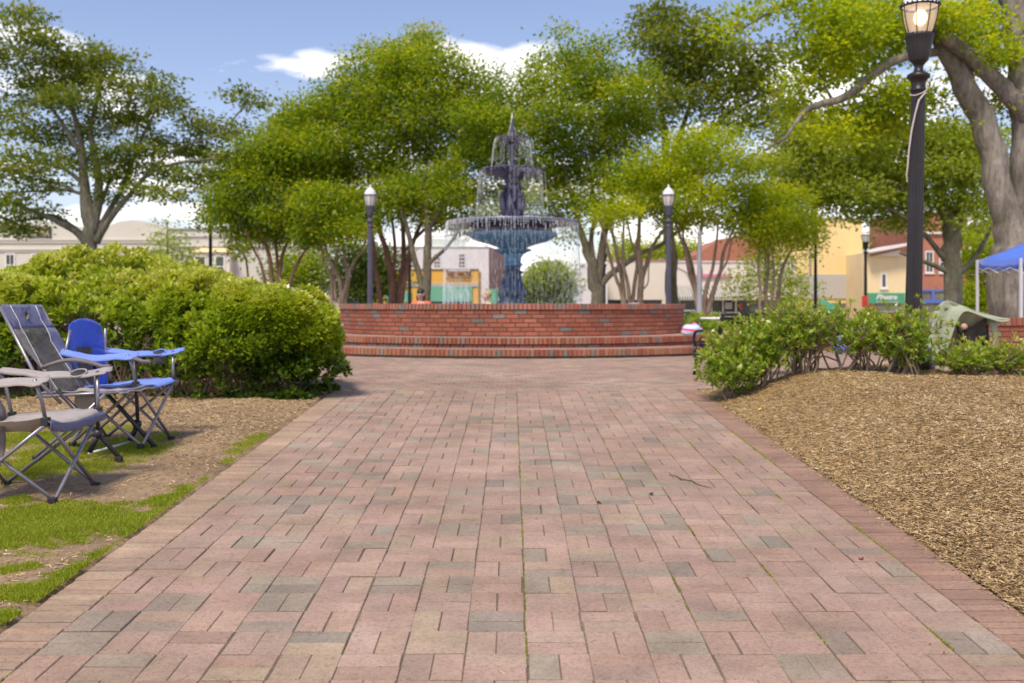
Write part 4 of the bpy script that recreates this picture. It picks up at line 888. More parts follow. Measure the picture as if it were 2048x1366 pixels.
# ------------------------------------------------------------------ lamps and poles
def glassmat(name, col, emis=0, ecol=(1, .6, .3), alpha=.55, rough=.15):
    m, nt, p = newmat(name); p.inputs['Base Color'].default_value = (*col, 1); p.inputs['Roughness'].default_value = rough
    p.inputs['Alpha'].default_value = alpha
    if emis: p.inputs['Emission Color'].default_value = (*ecol, 1); p.inputs['Emission Strength'].default_value = emis
    return m
M['globe'] = glassmat('ribbed_globe', (.80, .76, .70), alpha=.75, rough=.25); M['capglass'] = glassmat('globe_cap', (.82, .82, .85), alpha=.9, rough=.2)
M['bulb'] = glassmat('lit_bulb', (1, .8, .5), 3.2, (1, .62, .30), 1)
M['globelit'] = glassmat('clear_globe', (.85, .78, .68), alpha=.42, rough=.12)
LG = 'acorn-globe lamp posts round the plaza'
def lamp(x, y, z, s, label, lit=False, post='postgrey', tilt=0, group=LG, simplef=False):
    """unit: near lamp pixels / 212 ; heights measured up from the collar (flange)"""
    root = empty('lamp_post', (x, y, z), label, 'lamp post', group); root.rotation_euler = (0, tilt, 0); root.scale = (s, s, s)
    H = 2.75; u = 1/212; n = 48 if not simplef else 16; fl = 16 if not simplef else 0
    PM = M[post]
    mb = MB(); mb.lathe([(.20, 0), (.20, .05), (.18, .07), (.17, .16), (.14, .20), (.125, .30), (.12, .34), (.10, .38), (.085, .42)], n=n); mb.build('base', PM, root, smoothf=True)
    mb = MB(); mb.lathe([(15.2*u, .42), (14.2*u, 1.0), (13.2*u, 1.8), (12.2*u, H-32*u)], n=96 if fl else 16, flute=fl, famp=.16); mb.build('pole', PM, root, smoothf=True)
    mb = MB(); mb.lathe([(13*u, H-33*u), (16*u, H-31*u), (16*u, H-27*u), (13.5*u, H-24*u), (14*u, H-14*u), (17*u, H-7*u), (22*u, H-4*u), (22*u, H+2*u), (17*u, H+5*u), (9*u, H+8*u), (8.5*u, H+18*u), (10*u, H+22*u), (17*u, H+30*u)], n=n); mb.build('collar', PM, root, smoothf=True)
    mb = MB(); mb.lathe([(17*u, H+30*u), (20*u, H+40*u), (23*u, H+60*u), (25.5*u, H+76*u), (26.5*u, H+78*u), (26.5*u, H+83*u), (21*u, H+84*u)], n=96 if fl else 16, flute=fl*1.5 if fl else 0, famp=.05); mb.build('cup', PM, root, smoothf=True)
    mb = MB(); mb.lathe([(21*u, H+83*u), (26*u, H+98*u), (30*u, H+115*u), (33*u, H+136*u)], n=48, flute=32 if fl else 0, famp=.02); g = mb.build('globe', M['globelit'] if lit else M['globe'], root, smoothf=True)
    mb = MB(); mb.lathe([(35*u, H+136*u), (37*u, H+137*u), (37*u, H+140*u), (34*u, H+141*u)], n=48)
    for k in range(8):
        a = 2*PI*k/8+.2
        mb.tube([(r*u*math.cos(a), r*u*math.sin(a), H+zz*u) for r, zz in ((23, 80), (28.5, 100), (32.5, 116), (35.5, 137))], 1.1*u, 5)
    if not simplef:
        for k in range(24):
            a = 2*PI*k/24; mb.ell((37.5*u*math.cos(a), 37.5*u*math.sin(a), H+141*u), (2*u, 2*u, 2.6*u), 6, 4)
    mb.build('cage', PM, root, smoothf=True)
    mb = MB(); mb.lathe([(34*u, H+140*u), (31*u, H+152*u), (24*u, H+166*u), (15*u, H+176*u), (7*u, H+181*u), (4*u, H+184*u), (6*u, H+189*u), (3*u, H+194*u), (1*u, H+200*u)], n=32, flute=24 if fl else 0, famp=.02); mb.build('cap', M['capglass'], root, smoothf=True)
    if lit:
        mb = MB(); mb.ell((0, -.01, H+116*u), (13*u, 13*u, 16*u)); mb.build('bulb', M['bulb'], root, smoothf=True)
    return root
lx, ly = PX(1824.5, 9.43), 9.43; lz = PZ(612, 9.43)-.58-.0
near = lamp(lx, ly, lz, 1.0, 'big near black fluted lamp post with a lit globe in the mulch bed', True, 'postpaint', math.radians(1.25))
lamp(PX(740.5, 25.5), 25.5, PZ(442, 25.5)-2.75, 1.0, 'grey lamp post left of the fountain between the crape myrtles')
lamp(PX(1337, 25.5), 25.5, PZ(442, 25.5)-2.75, 1.0, 'grey lamp post right of the fountain, in front of the cream building')
lamp(PX(819, 36), 36, PZ(531, 36)-2.75, 1.0, 'smaller distant lamp post behind red-brown crape myrtle stems left of the fountain', simplef=True, post='postpaint')
lamp(PX(1208, 36), 36, PZ(530, 36)-2.75, 1.0, 'smaller distant lamp post just right of the thick grey trunk beside the fountain', simplef=True, post='postpaint')
lamp(PX(1731, 39), 39, PZ(504, 39)-2.75, 1.0, 'distant lamp post in front of the yellow shops left of the near lamp', simplef=True, post='postpaint')
lamp(PX(1166, 96), 96, PZ(571, 96)-2.75, 1.0, 'tiny far lamp post against the white gabled wall', simplef=True, post='postpaint')
lamp(PX(993, 84), 84, PZ(570, 84)-2.75, 1.0, 'tiny far lamp post in front of the green hoarding, left of the fountain pedestal', simplef=True, post='postpaint')
mb = MB(); u = 1/212
def lpt(px, py, r=17.5):
    d = ly-r*u*.9; return P(px, py, d)
mb.tube([lpt(1856, 176, 8), lpt(1850, 186), lpt(1838, 200), lpt(1831, 225), lpt(1823, 262), lpt(1818, 300), lpt(1815, 335), lpt(1813, 350), lpt(1816, 366), lpt(1812, 360)], [.006, .008, .010, .008, .009, .008, .007, .007, .006, .004], 6)
mb.tube([lpt(1856, 174, 8), lpt(1852, 181), lpt(1842, 187), lpt(1830, 191), lpt(1819, 190, 8)], .006, 6)
M['rope'] = simple('pale_rope', (.50, .44, .40), .9, var=.25, scale=60)
tag(mb.build('rope', M['rope'], smoothf=True), 'pale rope tied round the near lamp post and hanging down its left side', 'rope')
def pole(px, ptop, d, w, m, label, arm=False):
    x = PX(px, d); zt = PZ(ptop, d); root = empty('utility_pole', (x, d, gb(d)), label, 'pole')
    mb = MB(); h = zt-gb(d); mb.lathe([(w*1.3, 0), (w*1.25, .3), (w, .35), (w*.6, h)], n=14); mb.build('shaft', m, root, smoothf=True)
    mb = MB(); mb.lathe([(w*.75, h), (w*.8, h+.05), (w*.3, h+.12), (.001, h+.16)], n=12); mb.build('cap', m, root, smoothf=True)
    return root
pole(421, 388, 33, .075, M['poleblack'], 'thin black steel pole standing behind the hedge, left of the crape myrtles')
pole(1631, 402, 33, .065, M['poleblack'], 'thin black steel pole in front of the yellow building')
pole(1399, 470, 26.8, .085, M['polegrey'], 'plain grey pole rising through the vase-shaped crape myrtle')

# ------------------------------------------------------------------ camp chairs
def cloth(name, fn, nu, nv, m, parent, thick=.004):
    v = np.array([fn(i/(nu-1), j/(nv-1)) for j in range(nv) for i in range(nu)]); q = np.array([(j*nu+i, j*nu+i+1, (j+1)*nu+i+1, (j+1)*nu+i) for j in range(nv-1) for i in range(nu-1)])
    o = npmesh(name, v, q, m, parent, smoothf=True)
    s = o.modifiers.new('s', 'SOLIDIFY'); s.thickness = thick; s.offset = 0
    return o
def lerp(a, b, t): return tuple(a[i]+(b[i]-a[i])*t for i in range(len(a)))
def wr(x, y, k): return .013*nz(x, y, 6, k)+.007*nz(x, y, 19, k)
def foot(root, p):
    mb = MB(); mb.box((p[0]-.022, p[1]-.016, .0), (p[0]+.022, p[1]+.016, .03)); mb.build('foot', M['plastic'], root, bevel=.004)
def joint(root, p):
    mb = MB(); mb.box((p[0]-.02, p[1]-.018, p[2]-.025), (p[0]+.02, p[1]+.018, p[2]+.02)); mb.build('joint', M['plastic'], root, bevel=.004)
def quad_chair(x, y, rz, label, seatm, armm, backm, tube, W=.27, D=.25, hb=.92, pocket=None, mesh=True, swapped=False, hs=.43, ha=.65, bt=-.42):
    z = gzf(x, y); root = empty('camp_chair', (x, y, z), label, 'camp chair', 'folding camp chairs beside the path', rz)
    FJ = [(D, s*W, hs) for s in (-1, 1)]; RJ = [(-D, s*W*.92, hs-.03) for s in (-1, 1)]
    FF = [(D+.01, s*W*.82, .015) for s in (-1, 1)]; RF = [(-D-.02, s*W*.82, .015) for s in (-1, 1)]
    def rod(nm, pts, r=.0105): 
        mb = MB(); mb.tube(pts, r, 8); mb.build(nm, tube, root, smoothf=True)
    rod('leg', [FJ[0], FF[1]]); rod('leg', [(FJ[1][0]+.012, FJ[1][1], FJ[1][2]), (FF[0][0]+.012, FF[0][1], .015)])
    rod('leg', [RJ[0], RF[1]]); rod('leg', [(RJ[1][0]-.012, RJ[1][1], RJ[1][2]), (RF[0][0]-.012, RF[0][1], .015)])
    for k, s in ((0, -1), (1, 1)):
        rod('leg', [(FJ[k][0], FJ[k][1]+s*.008, FJ[k][2]-.02), (RF[k][0], RF[k][1]+s*.02, .02)]); rod('leg', [(RJ[k][0], RJ[k][1]-s*.0, RJ[k][2]), (FF[k][0], FF[k][1], .02)])
        foot(root, FF[k]); foot(root, RF[k]); joint(root, FJ[k]); joint(root, RJ[k])
        rod('arm_post', [FJ[k], (FJ[k][0]-.01, FJ[k][1]+s*.015, hs+.1), (FJ[k][0]-.03, FJ[k][1]+s*.05, ha)])
        rod('back_post', [RJ[k], (-D-.06, s*W, ha-.05), (bt, s*W*.85, hb-.04)])
        # arm sling
        A = (FJ[k][0]+.03, FJ[k][1]+s*.06, ha+.012); B = (-D-.08, s*W*1.0, ha+.02); wd = .044
        def af(u, v, A=A, B=B, s=s):
            p = lerp(A, B, u); w_ = (v-.5)*2*wd*(1.0-.45*u); sag = -.03*math.sin(PI*u)-.012*(1-abs(2*v-1)**2)*(1-u)
            return (p[0]+.02*(1-u)*math.cos(v*PI-PI/2), p[1]+w_, p[2]+sag+w_*.42+wr(p[0], w_, k)-(.015 if v in (0, 1) else 0))
        ar = cloth('armrest', af, 14, 9, armm, root)
        if k == 1:     # cup holder
            c = lerp(A, B, .28); mb = MB(); mb.tube([(c[0]+.045*math.cos(t*PI/12), c[1]+.045*math.sin(t*PI/12), c[2]-.026+.019*math.sin(t*PI/12)) for t in range(25)], .006, 6, False)
            mb.build('cup_holder_ring', seatm, ar, smoothf=True)
            mb = MB(); mb.lathe([(.043, -.016), (.040, -.09), (.034, -.11), (.001, -.112)], c=c, n=18); mb.build('cup_holder', M['fmesh'], root, smoothf=True)
            mb = MB(); mb.add([(c[0]+.041*math.cos(t*PI/10), c[1]+.041*math.sin(t*PI/10), c[2]-.024+.017*math.sin(t*PI/10)) for t in range(20)], [tuple(range(20))]); mb.build('cup_holder_opening', M['plastic'], ar)
    def sf(u, v):
        p0 = lerp(RJ[0], RJ[1], v); p1 = lerp((FJ[0][0]+.03, FJ[0][1]-.015, hs+.018), (FJ[1][0]+.03, FJ[1][1]+.015, hs+.018), v); p = lerp(p0, p1, u)
        sag = -.075*math.sin(PI*v)*(1-.55*u**3)*min(1, u*2+.4)
        return (p[0]-.03*math.sin(PI*v)*u**4, p[1], p[2]+sag+wr(p[0], p[1], 5)-(.03 if u > .999 else 0))
    st_ = cloth('seat', sf, 18, 16, seatm, root)
    if not mesh: cloth('hem', lambda u, v: tuple(np.array(sf(1, v))+np.array([.006, 0, .012-.05*u])), 3, 16, M['fnavy'], st_)
    def bf(u, v, m0=0):      # u across, v up
        yb = (u-.5)*2*W*(.80+.06*math.sin(PI*v)); top = hb+.035*math.sin(PI*u)
        zz = hs-.06+(top-hs+.06)*v; xx = -D-.02+(bt+D+.0)*max(0, (zz-hs))/(hb-hs)-.05*math.sin(PI*u)*(1-.5*v)
        if v > .97: xx += .0
        return (xx+wr(yb, zz, 7), yb, zz-.03*(abs(2*u-1)**6)*v)
    if mesh:
        cloth('backrest', lambda u, v: bf(u, .60+.40*v), 16, 10, backm, root)
        cloth('backrest', lambda u, v: bf(.30*u if True else u, .60*v), 6, 10, backm, root); cloth('backrest', lambda u, v: bf(.70+.30*u, .60*v), 6, 10, backm, root)
        cloth('mesh_panel', lambda u, v: bf(.30+.40*u, .60*v), 8, 10, M['fmesh'], root)
    else: cloth('backrest', bf, 16, 16, backm, root)
    if pocket:
        def pf(u, v): return (-.22+.20*u-.03*v, -W+.06+.05*math.sin(PI*v), .39-.27*v+.03*u+wr(u, v, 3)*2)
        cloth('hanging_bag', pf, 10, 10, pocket, root)
    return root
q1 = quad_chair(PX(100, 5.21)+.03-.25, 5.44, math.radians(-5), 'grey canvas camp chair nearest the camera with a cup holder in its arm', M['fgrey'], M['fgrey'], M['fdgrey'], M['tubegrey'], W=.27, pocket=M['fdgrey'], mesh=False, bt=-.5)
q3 = quad_chair(-2.44-.25, 6.93, math.radians(-10), 'royal blue folding camp chair with rounded back, farthest along the row', M['flblue'], M['flblue'], M['fblue'], M['tubegrey'], W=.245, D=.235, hb=.83, ha=.63, bt=-.27)
q3.scale = (1, 1, 1)
# slate-blue stripe and bag on the first chair, strap on the blue chair
def rocker(x, y, rz):
    z = gzf(x, y); root = empty('camp_chair', (x, y, z), 'tall-backed slate-blue and grey rocking camp chair with black hard arms, middle of the row', 'camp chair', 'folding camp chairs beside the path', rz)
    W = .25; T = M['tubedark']; GR = M['tubegrey']
    def rod(nm, pts, r, m): 
        mb = MB(); mb.tube(pts, r, 8); mb.build(nm, m, root, smoothf=True)
    for s in (-1, 1):
        yy = s*W
        rod('leg', [(-.42, yy, .44), (-.25, yy, .27), (-.02, yy, .025)], .015, T)             # front bar from seat rear to front foot
        rod('leg', [(-.10, yy+s*.02, .42), (-.34, yy+s*.02, .20), (-.56, yy+s*.02, .02)], .010, GR)
        rod('arm_post', [(-.17, yy+s*.02, .60), (-.155, yy+s*.02, .38), (-.145, yy+s*.02, .17)], .013, T)
        rod('piston', [(-.145, yy+s*.02, .17), (-.20, yy+s*.02, .06)], .019, M['plastic'])
        mb = MB(); mb.ell((-.15, yy+s*.02, .17), (.032, .024, .032)); mb.build('pivot', M['plastic'], root, smoothf=True)
        rod('seat_rail', [(-.56, yy, .40), (-.30, yy, .415), (-.03, yy, .43)], .011, GR)
        rod('back_post', [(-.40, yy, .36), (-.55, yy, .50), (-.81, yy*.94, .965)], .011, GR)
        pts = []                                    # hard plastic arm
        mb = MB(); n = 9
        for i in range(n):
            t = i/(n-1); xx = -.50+.44*t; zz = .585+.045*math.sin(PI*min(1, t*1.15))+.01*t; ww = (.016+.020*math.sin(PI*min(1, t*1.05+.1)))
            pts.append((xx, zz, ww))
        vs = []; fs = []
        for xx, zz, ww in pts: vs += [(xx, yy+s*.03-ww, zz-.005), (xx, yy+s*.03-ww*.6, zz+.012), (xx, yy+s*.03+ww*.6, zz+.012), (xx, yy+s*.03+ww, zz-.005), (xx, yy+s*.03, zz-.014)]
        for i in range(n-1):
            for k in range(5): a = i*5+k; b = i*5+(k+1) % 5; fs.append((a, b, b+5, a+5))
        fs += [(0, 1, 2, 3, 4), tuple((n-1)*5+k for k in (4, 3, 2, 1, 0))]
        mb.add(vs, fs); mb.build('armrest', M['fdgrey'], root, smoothf=True)
        foot(root, (-.02, yy, 0)); foot(root, (-.56, yy, 0))
    rod('stretcher', [(-.20, -W-.03, .05), (-.20, W+.03, .05)], .008, M['whitemetal']); rod('stretcher', [(-.03, -W, .43), (-.03, W, .43)], .010, GR)
    rod('stretcher', [(-.81, -W*.94, .96), (-.81, W*.94, .96)], .009, GR)
    cloth('seat', lambda u, v: (-.56+.55*u, (v-.5)*2*W, .42+.022*u-.035*math.sin(PI*v)*math.sin(PI*u)+wr(u, v, 2)-(.02 if u > .999 else 0)), 14, 12, M['fgrey'], root)
    def bf(u, v): zz = .40+.575*v; return (-.47-.35*(zz-.40)/.6*1.0-.035*math.sin(PI*u)*math.sin(PI*v)+wr(u, v, 5), (u-.5)*2*W*(.96-.02*v+.0), zz)
    cloth('backrest', lambda u, v: bf(u, .74+.27*v), 14, 8, M['fnavy'], root)
    def side(a, b): 
        def f(u, v):
            w_ = .06*math.sin(PI*min(1, v*1.6))*(1 if a == 0 else -1)*(1-u if a == 0 else u); q = bf(a+(b-a)*u, .74*v); return (q[0], q[1]+w_, q[2])
        return f
    cloth('backrest_side', side(0, .22), 6, 12, M['fdgrey'], root); cloth('backrest_side', side(.80, 1), 6, 12, M['fnavy'], root)
    cloth('mesh_panel', lambda u, v: bf(.22+.58*u, .74*v), 10, 12, M['fmesh'], root)
    for uu in (.22, .80):
        mb = MB(); mb.tube([tuple(np.array(bf(uu, t/12))+np.array([.006, 0, 0])) for t in range(13)], .0022, 5); mb.build('piping', M['whitemetal'], root, smoothf=True)
    q = bf(.5, .88); mb = MB(); mb.add([(q[0]+.012, -.022, q[2]-.035), (q[0]+.012, .022, q[2]-.035), (q[0]+.006, .014, q[2]+.012), (q[0]+.002, -.004, q[2]+.04), (q[0]+.006, -.018, q[2]+.01)], [(0, 1, 2, 3, 4)]); mb.build('badge', M['plastic'], root)
    mb = MB(); mb.tube([(q[0]+.014, -.006, q[2]-.02), (q[0]+.014, .010, q[2]-.012), (q[0]+.013, .006, q[2]+.004), (q[0]+.013, -.004, q[2]+.0), (q[0]+.013, -.006, q[2]-.02)], .0025, 5); mb.build('badge_mark', simple('badge_yellow', (.7, .6, .25)), root)
    cloth('hanging_bag', lambda u, v: (-.36+.16*u-.015*v, -W+.10+.02*math.sin(PI*u), .41-.14*v-.01*math.sin(PI*u)), 8, 6, M['fgrey'], root)
    return root
rocker(-2.42, 6.51, math.radians(-5))

# ------------------------------------------------------------------ bench
def bench(x, y, rz, label, z=None, group=None, Lb=1.6):
    root = empty('park_bench', (x, y, gb(y) if z is None else z), label, 'bench', group, rz); hl = Lb/2; IR = M['postpaint']
    for s in (-1, 1):
        X = s*hl; mb = MB()
        mb.tube([(X, .27, .43), (X, .29, .34), (X, .25, .2), (X, .27, .08), (X, .30, .01)], [.02, .022, .018, .016, .022], 8)
        mb.tube([(X, -.18, .43), (X, -.17, .3), (X, -.24, .14), (X, -.30, .01)], [.02, .02, .018, .022], 8)
        mb.tube([(X, .25, .2), (X, .12, .26), (X, 0, .25), (X, -.12, .22), (X, -.2, .2)], .012, 6)
        mb.build('leg_frame', IR, root, smoothf=True)
        mb = MB(); mb.tube([(X, .27, .43), (X, .31, .52), (X, .29, .62), (X, .22, .66), (X, .10, .66), (X, -.05, .64), (X, -.20, .62), (X, -.26, .60)], [.016, .018, .018, .02, .022, .02, .018, .014], 8)
        mb.tube([(X, .12, .46), (X, .17, .52), (X, .13, .57), (X, .07, .53), (X, .11, .50)], .010, 6); mb.build('armrest', IR, root, smoothf=True)
    for k in range(8):
        yy = .27-.062*k; mb = MB(); mb.box((-hl, yy-.022, .425+.012*math.cos(k)), (hl, yy+.022, .445+.012*math.cos(k))); mb.build('seat_slat', IR, root, bevel=.004)
    for k in range(8):
        zz = .50+.058*k; yy = -.19-.022*k; mb = MB(); mb.box((-hl, yy-.012, zz-.02), (hl, yy+.012, zz+.02)); mb.build('back_slat', IR, root, bevel=.004)
    for s in (-1, 1):
        mb = MB(); mb.tube([(s*(hl-.03), -.17, .43), (s*(hl-.03), -.25, .65), (s*(hl-.03), -.36, .95)], [.02, .02, .016], 8); mb.build('back_post', IR, root, smoothf=True)
    return root
bn = bench(2.94, 11.46, math.radians(18), 'black iron bench half hidden behind the shrubs, facing the fountain')

# ------------------------------------------------------------------ right-hand wall, tarp, canopy tent
bw = empty('brick_wall', (6.9, 12.2, gb(12)), 'low red brick planter wall at the right edge under the big oak', 'brick wall')
def straight(mb, x0, x1, yf, z0, courses, pal_, cap=True, th=.1):
    for k in range(courses):
        xx = x0-(.1 if k % 2 else 0)
        while xx < x1:
            a = max(x0, xx)+.005; b = min(x1, xx+.203)-.005
            if b-a > .02: mb.box((a, yf, z0+k*.0667+.005), (b, yf+th, z0+(k+1)*.0667-.005), jit(random.choice(pal_), .1))
            xx += .203
mb = MB(); straight(mb, -1.12, 2.2, 0, 0, 8, palw); mb.build('wall', M['wallbrick'], bw, colattr=True)
mb = MB(); xx = -1.15
while xx < 2.2: mb.box((xx+.004, -.02, .5336+.004), (xx+.063, .30, .633), jit(random.choice(RED+[(.40, .2, .15)]), .1)); xx += .0667
mb.build('coping', M['wallbrick'], bw, colattr=True)
mb = MB(); mb.box((-1.112, .008, -.1), (2.2, .29, .628)); mb.build('mortar', M['mortar'], bw)
# low far brick wall behind the shrubs, with a blue bag standing by it
bw2 = empty('brick_wall', (PX(1700, 16.5), 16.5, 0), 'low brick edging wall seen through the gap in the shrubs', 'brick wall')
mb = MB(); straight(mb, -.75, 1.6, 0, 0, 5, palw); mb.build('wall', M['wallbrick'], bw2, colattr=True)
mb = MB(); mb.box((-.745, .008, -.1), (1.6, .29, .33)); mb.build('mortar', M['mortar'], bw2)
bag = empty('bag', (PX(1685, 15.6), 15.6, gb(15.6)), 'light blue bag lying by the low wall, seen through the shrubs', 'bag')
mb = MB(); mb.ell((0, 0, .15), (.19, .14, .17), 14, 10); mb.build('sack', M['flblue'], bag, smoothf=True)
mb = MB(); mb.tube([(-.06, 0, .30), (-.05, 0, .38), (0, 0, .42), (.05, 0, .38), (.06, 0, .30)], .012, 6); mb.build('handle', M['fblue'], bag, smoothf=True)

def tarpx():
    d = 11.4; ox, oy, oz = PX(1925, d), d, gb(11.4)
    root = empty('covered_chair', (ox, oy, oz), 'pale green tarp thrown over a black folding chair beside the brick wall', 'covered chair')
    # ridge goes from the left shoulder down to the right, front hangs open
    prof_ = [(1850, 668, 722), (1856, 648, 722), (1868, 622, 722), (1882, 604, 720), (1896, 600, 700), (1908, 606, 650), (1925, 612, 618), (1945, 620, 626), (1965, 626, 634), (1985, 632, 640), (2003, 636, 646), (2018, 638, 641)]
    nv = 10; vs = []; nu = len(prof_)
    def pt(px, py, dy): v = P(px, py, d+dy); return (v.x-ox, v.y-oy, v.z-oz)
    for j in range(nv):
        t = j/(nv-1)
        for i, (px, yt, yb) in enumerate(prof_):
            py = yt+(yb-yt)*t; w_ = .03*math.sin(i*1.7+t*4)+.05*nz(i*.5, t*2, 1, 3)
            vs.append(pt(px-6*t*(1 if i < 4 else -.2), py, -.10*t+w_))
    q = np.array([(j*nu+i, j*nu+i+1, (j+1)*nu+i+1, (j+1)*nu+i) for j in range(nv-1) for i in range(nu-1)])
    o = npmesh('tarp', np.array(vs), q, M['tarp'], root, smoothf=True); s = o.modifiers.new('u', 'SUBSURF'); s.levels = 2; s.render_levels = 2; s2 = o.modifiers.new('s', 'SOLIDIFY'); s2.thickness = .006
    # rear sheet falling behind
    vs = []
    for j in range(nv):
        t = j/(nv-1)
        for i, (px, yt, yb) in enumerate(prof_):
            v = P(px, yt, d); zz = (v.z-oz)*(1-.9*t*(1 if i < 10 else .2)); vs.append((v.x-ox, v.y-oy+.55*t+.04*math.sin(i*2.1+3*t), max(.02, zz)))
    o = npmesh('tarp', np.array(vs), q, M['tarp'], root, smoothf=True); s = o.modifiers.new('u', 'SUBSURF'); s.levels = 1; s.render_levels = 2; s2 = o.modifiers.new('s', 'SOLIDIFY'); s2.thickness = .006
    # right hanging edge
    vs = [pt(*a) for a in ((1975, 632, .0), (1992, 636, .02), (1986, 670, .03), (1996, 672, .05), (1984, 700, .0), (1994, 704, .04), (1982, 728, .0), (1993, 730, .03))]
    o = npmesh('tarp', np.array(vs), np.array([(0, 1, 3, 2), (2, 3, 5, 4), (4, 5, 7, 6)]), M['tarp'], root, smoothf=True); s2 = o.modifiers.new('s', 'SOLIDIFY'); s2.thickness = .01
    BK = M['plastic']
    mb = MB()
    for a, b in (((1910, 618), (1926, 725)), ((1974, 634), (1978, 728)), ((1912, 700), (1978, 690)), ((1926, 664), (1976, 640)), ((1915, 725), (1975, 665))): mb.tube([pt(*a, .12), pt(*b, .12)], .014, 8)
    mb.tube([pt(1910, 618, .12), pt(1940, 628, .10), pt(1974, 634, .12)], .014, 8); mb.build('chair_frame', BK, root, smoothf=True)
    vs = [pt(*a) for a in ((1911, 620, .2), (1940, 626, .24), (1975, 634, .2), (1916, 665, .22), (1945, 668, .28), (1976, 668, .22), (1922, 712, .16), (1950, 712, .2), (1978, 712, .16))]
    o = npmesh('chair_fabric', np.array(vs), np.array([(0, 1, 4, 3), (1, 2, 5, 4), (3, 4, 7, 6), (4, 5, 8, 7)]), BK, root, smoothf=True); s2 = o.modifiers.new('s', 'SOLIDIFY'); s2.thickness = .01
    vs = [pt(*a) for a in ((1924, 668, .02), (1950, 648, .0), (1974, 633, .02), (1928, 690, .05), (1952, 684, .07), (1977, 678, .05))]
    o = npmesh('chair_fabric', np.array(vs), np.array([(0, 1, 4, 3), (1, 2, 5, 4)]), M['fmeshdark'], root, smoothf=True)
    mb = MB(); v = pt(1928, 653, -.03); mb.ell(v, (.04, .03, .035)); mb.build('bundle', M['skin'], root, smoothf=True)
M['fmeshdark'] = fabric('black_mesh', (.02, .016, .018), .85)
tarpx()
# canopy tent
M['tentleg'] = simple('tent_leg_paint', (.56, .56, .58), .4, var=.05)
d = 17.0
tent = empty('canopy_tent', (PX(2090, d), d+1.3, gb(19)), 'blue pop-up canopy tent on white legs at the right edge', 'canopy tent')
to = Vector(tent.location)
cs_ = [P(2046, 516, 17)-to, P(1958, 517, 20)-to, P(2330, 500, 20)-to, P(2400, 516, 17)-to]
cs_[1] = Vector((PX(1958, 19.8), 19.8, PZ(520, 19.8)))-to
apex = P(2190, 405, 18.4)-to
# corners: near-left 0, far-left 1, far-right 2, near-right 3
nl, fl_, fr, nr_ = cs_
fr = Vector((nr_.x, fl_.y, fl_.z)); nr_ = Vector((nr_.x, nl.y, nl.z))
mb = MB()
def sagpanel(a, b):
    n = 8; vs = []
    for j in range(n+1):
        t = j/n
        for i in range(n+1):
            u = i/n; e = a.lerp(b, u); p = e.lerp(apex, t); p.z -= .10*math.sin(PI*t)*(1+.5*math.sin(PI*u))+.05*math.sin(PI*u)*(1-t); vs.append(p)
    mb.add(vs, [(j*(n+1)+i, j*(n+1)+i+1, (j+1)*(n+1)+i+1, (j+1)*(n+1)+i) for j in range(n) for i in range(n)])
    vs = []
    for i in range(n+1):
        e = a.lerp(b, i/n); e.z -= .05*math.sin(PI*i/n); vs += [e+Vector((0, 0, 0)), e+Vector((.0, -.0, -.17-.02*math.sin(i*3)))]
    mb.add(vs, [(2*i, 2*i+2, 2*i+3, 2*i+1) for i in range(n)])
for a, b in ((nl, nr_), (nr_, fr), (fr, fl_), (fl_, nl)): sagpanel(a, b)
o = mb.build('canopy', M['tentblue'], tent, smoothf=True); s2 = o.modifiers.new('s', 'SOLIDIFY'); s2.thickness = .006
for c in (nl, fl_, fr, nr_):
    mb = MB(); x_, y_ = c.x-.02, c.y+.03; mb.box((x_-.025, y_-.025, -.05), (x_+.025, y_+.025, c.z)); mb.build('leg', M['tentleg'], tent, bevel=.006)
for a, b in ((nl, nr_), (fl_, nl), (fr, fl_), (nr_, fr)):
    mb = MB(); n = 4
    for i in range(n):
        p = a.lerp(b, i/n)-Vector((0, -.02, .16)); q = a.lerp(b, (i+1)/n)-Vector((0, -.02, .16)); dz = Vector((0, 0, -.10))
        mb.tube([p+dz*(i % 2), q+dz*((i+1) % 2)], .007, 6); mb.tube([p+dz*((i+1) % 2), q+dz*(i % 2)], .012, 6)
    mb.build('truss', M['tentleg'], tent, smoothf=True)

# ------------------------------------------------------------------ buildings
M['beige'] = simple('beige_render', (.62, .58, .50), .9, var=.05, scale=.5); M['beige2'] = simple('grey_beige_render', (.58, .55, .49), .9, var=.05, scale=.5)
M['wht'] = simple('white_painted_brick', (.66, .63, .62), .9, var=.07, scale=2); M['cream'] = simple('cream_render', (.68, .61, .51), .9, var=.04, scale=.6)
M['creamp'] = simple('pinkish_cream', (.70, .62, .56), .9, var=.04, scale=.6)
M['yellow'] = simple('yellow_render', (.80, .60, .27), .9, var=.04, scale=.7); M['yellow2'] = simple('pale_yellow_boards', (.78, .62, .36), .9, var=.05, scale=.8)
M['orange'] = simple('orange_fascia', (.78, .42, .07), .7, var=.05); M['green'] = simple('green_hoarding', (.16, .42, .27), .75, var=.08, scale=.7)
M['gren2'] = simple('green_fascia', (.07, .30, .17), .7, var=.05); M['greyst'] = simple('grey_board', (.45, .43, .39), .9, var=.06)
M['redbrick'] = simple('far_red_brick', (.42, .17, .11), .9, var=.10, scale=1.5); M['brickside'] = simple('side_brick', (.36, .22, .17), .9, var=.12, scale=1.5)
M['glassd'] = simple('dark_window_glass', (.055, .06, .055), .12, var=.4, scale=.8); M['glassm'] = simple('mid_window_glass', (.16, .15, .13), .15, var=.4, scale=1.1)
M['bluetrim'] = simple('blue_trim', (.10, .16, .50), .6); M['pink'] = simple('pink_sign', (.62, .20, .30), .7); M['signdark'] = simple('dark_sign', (.09, .075, .08), .7)
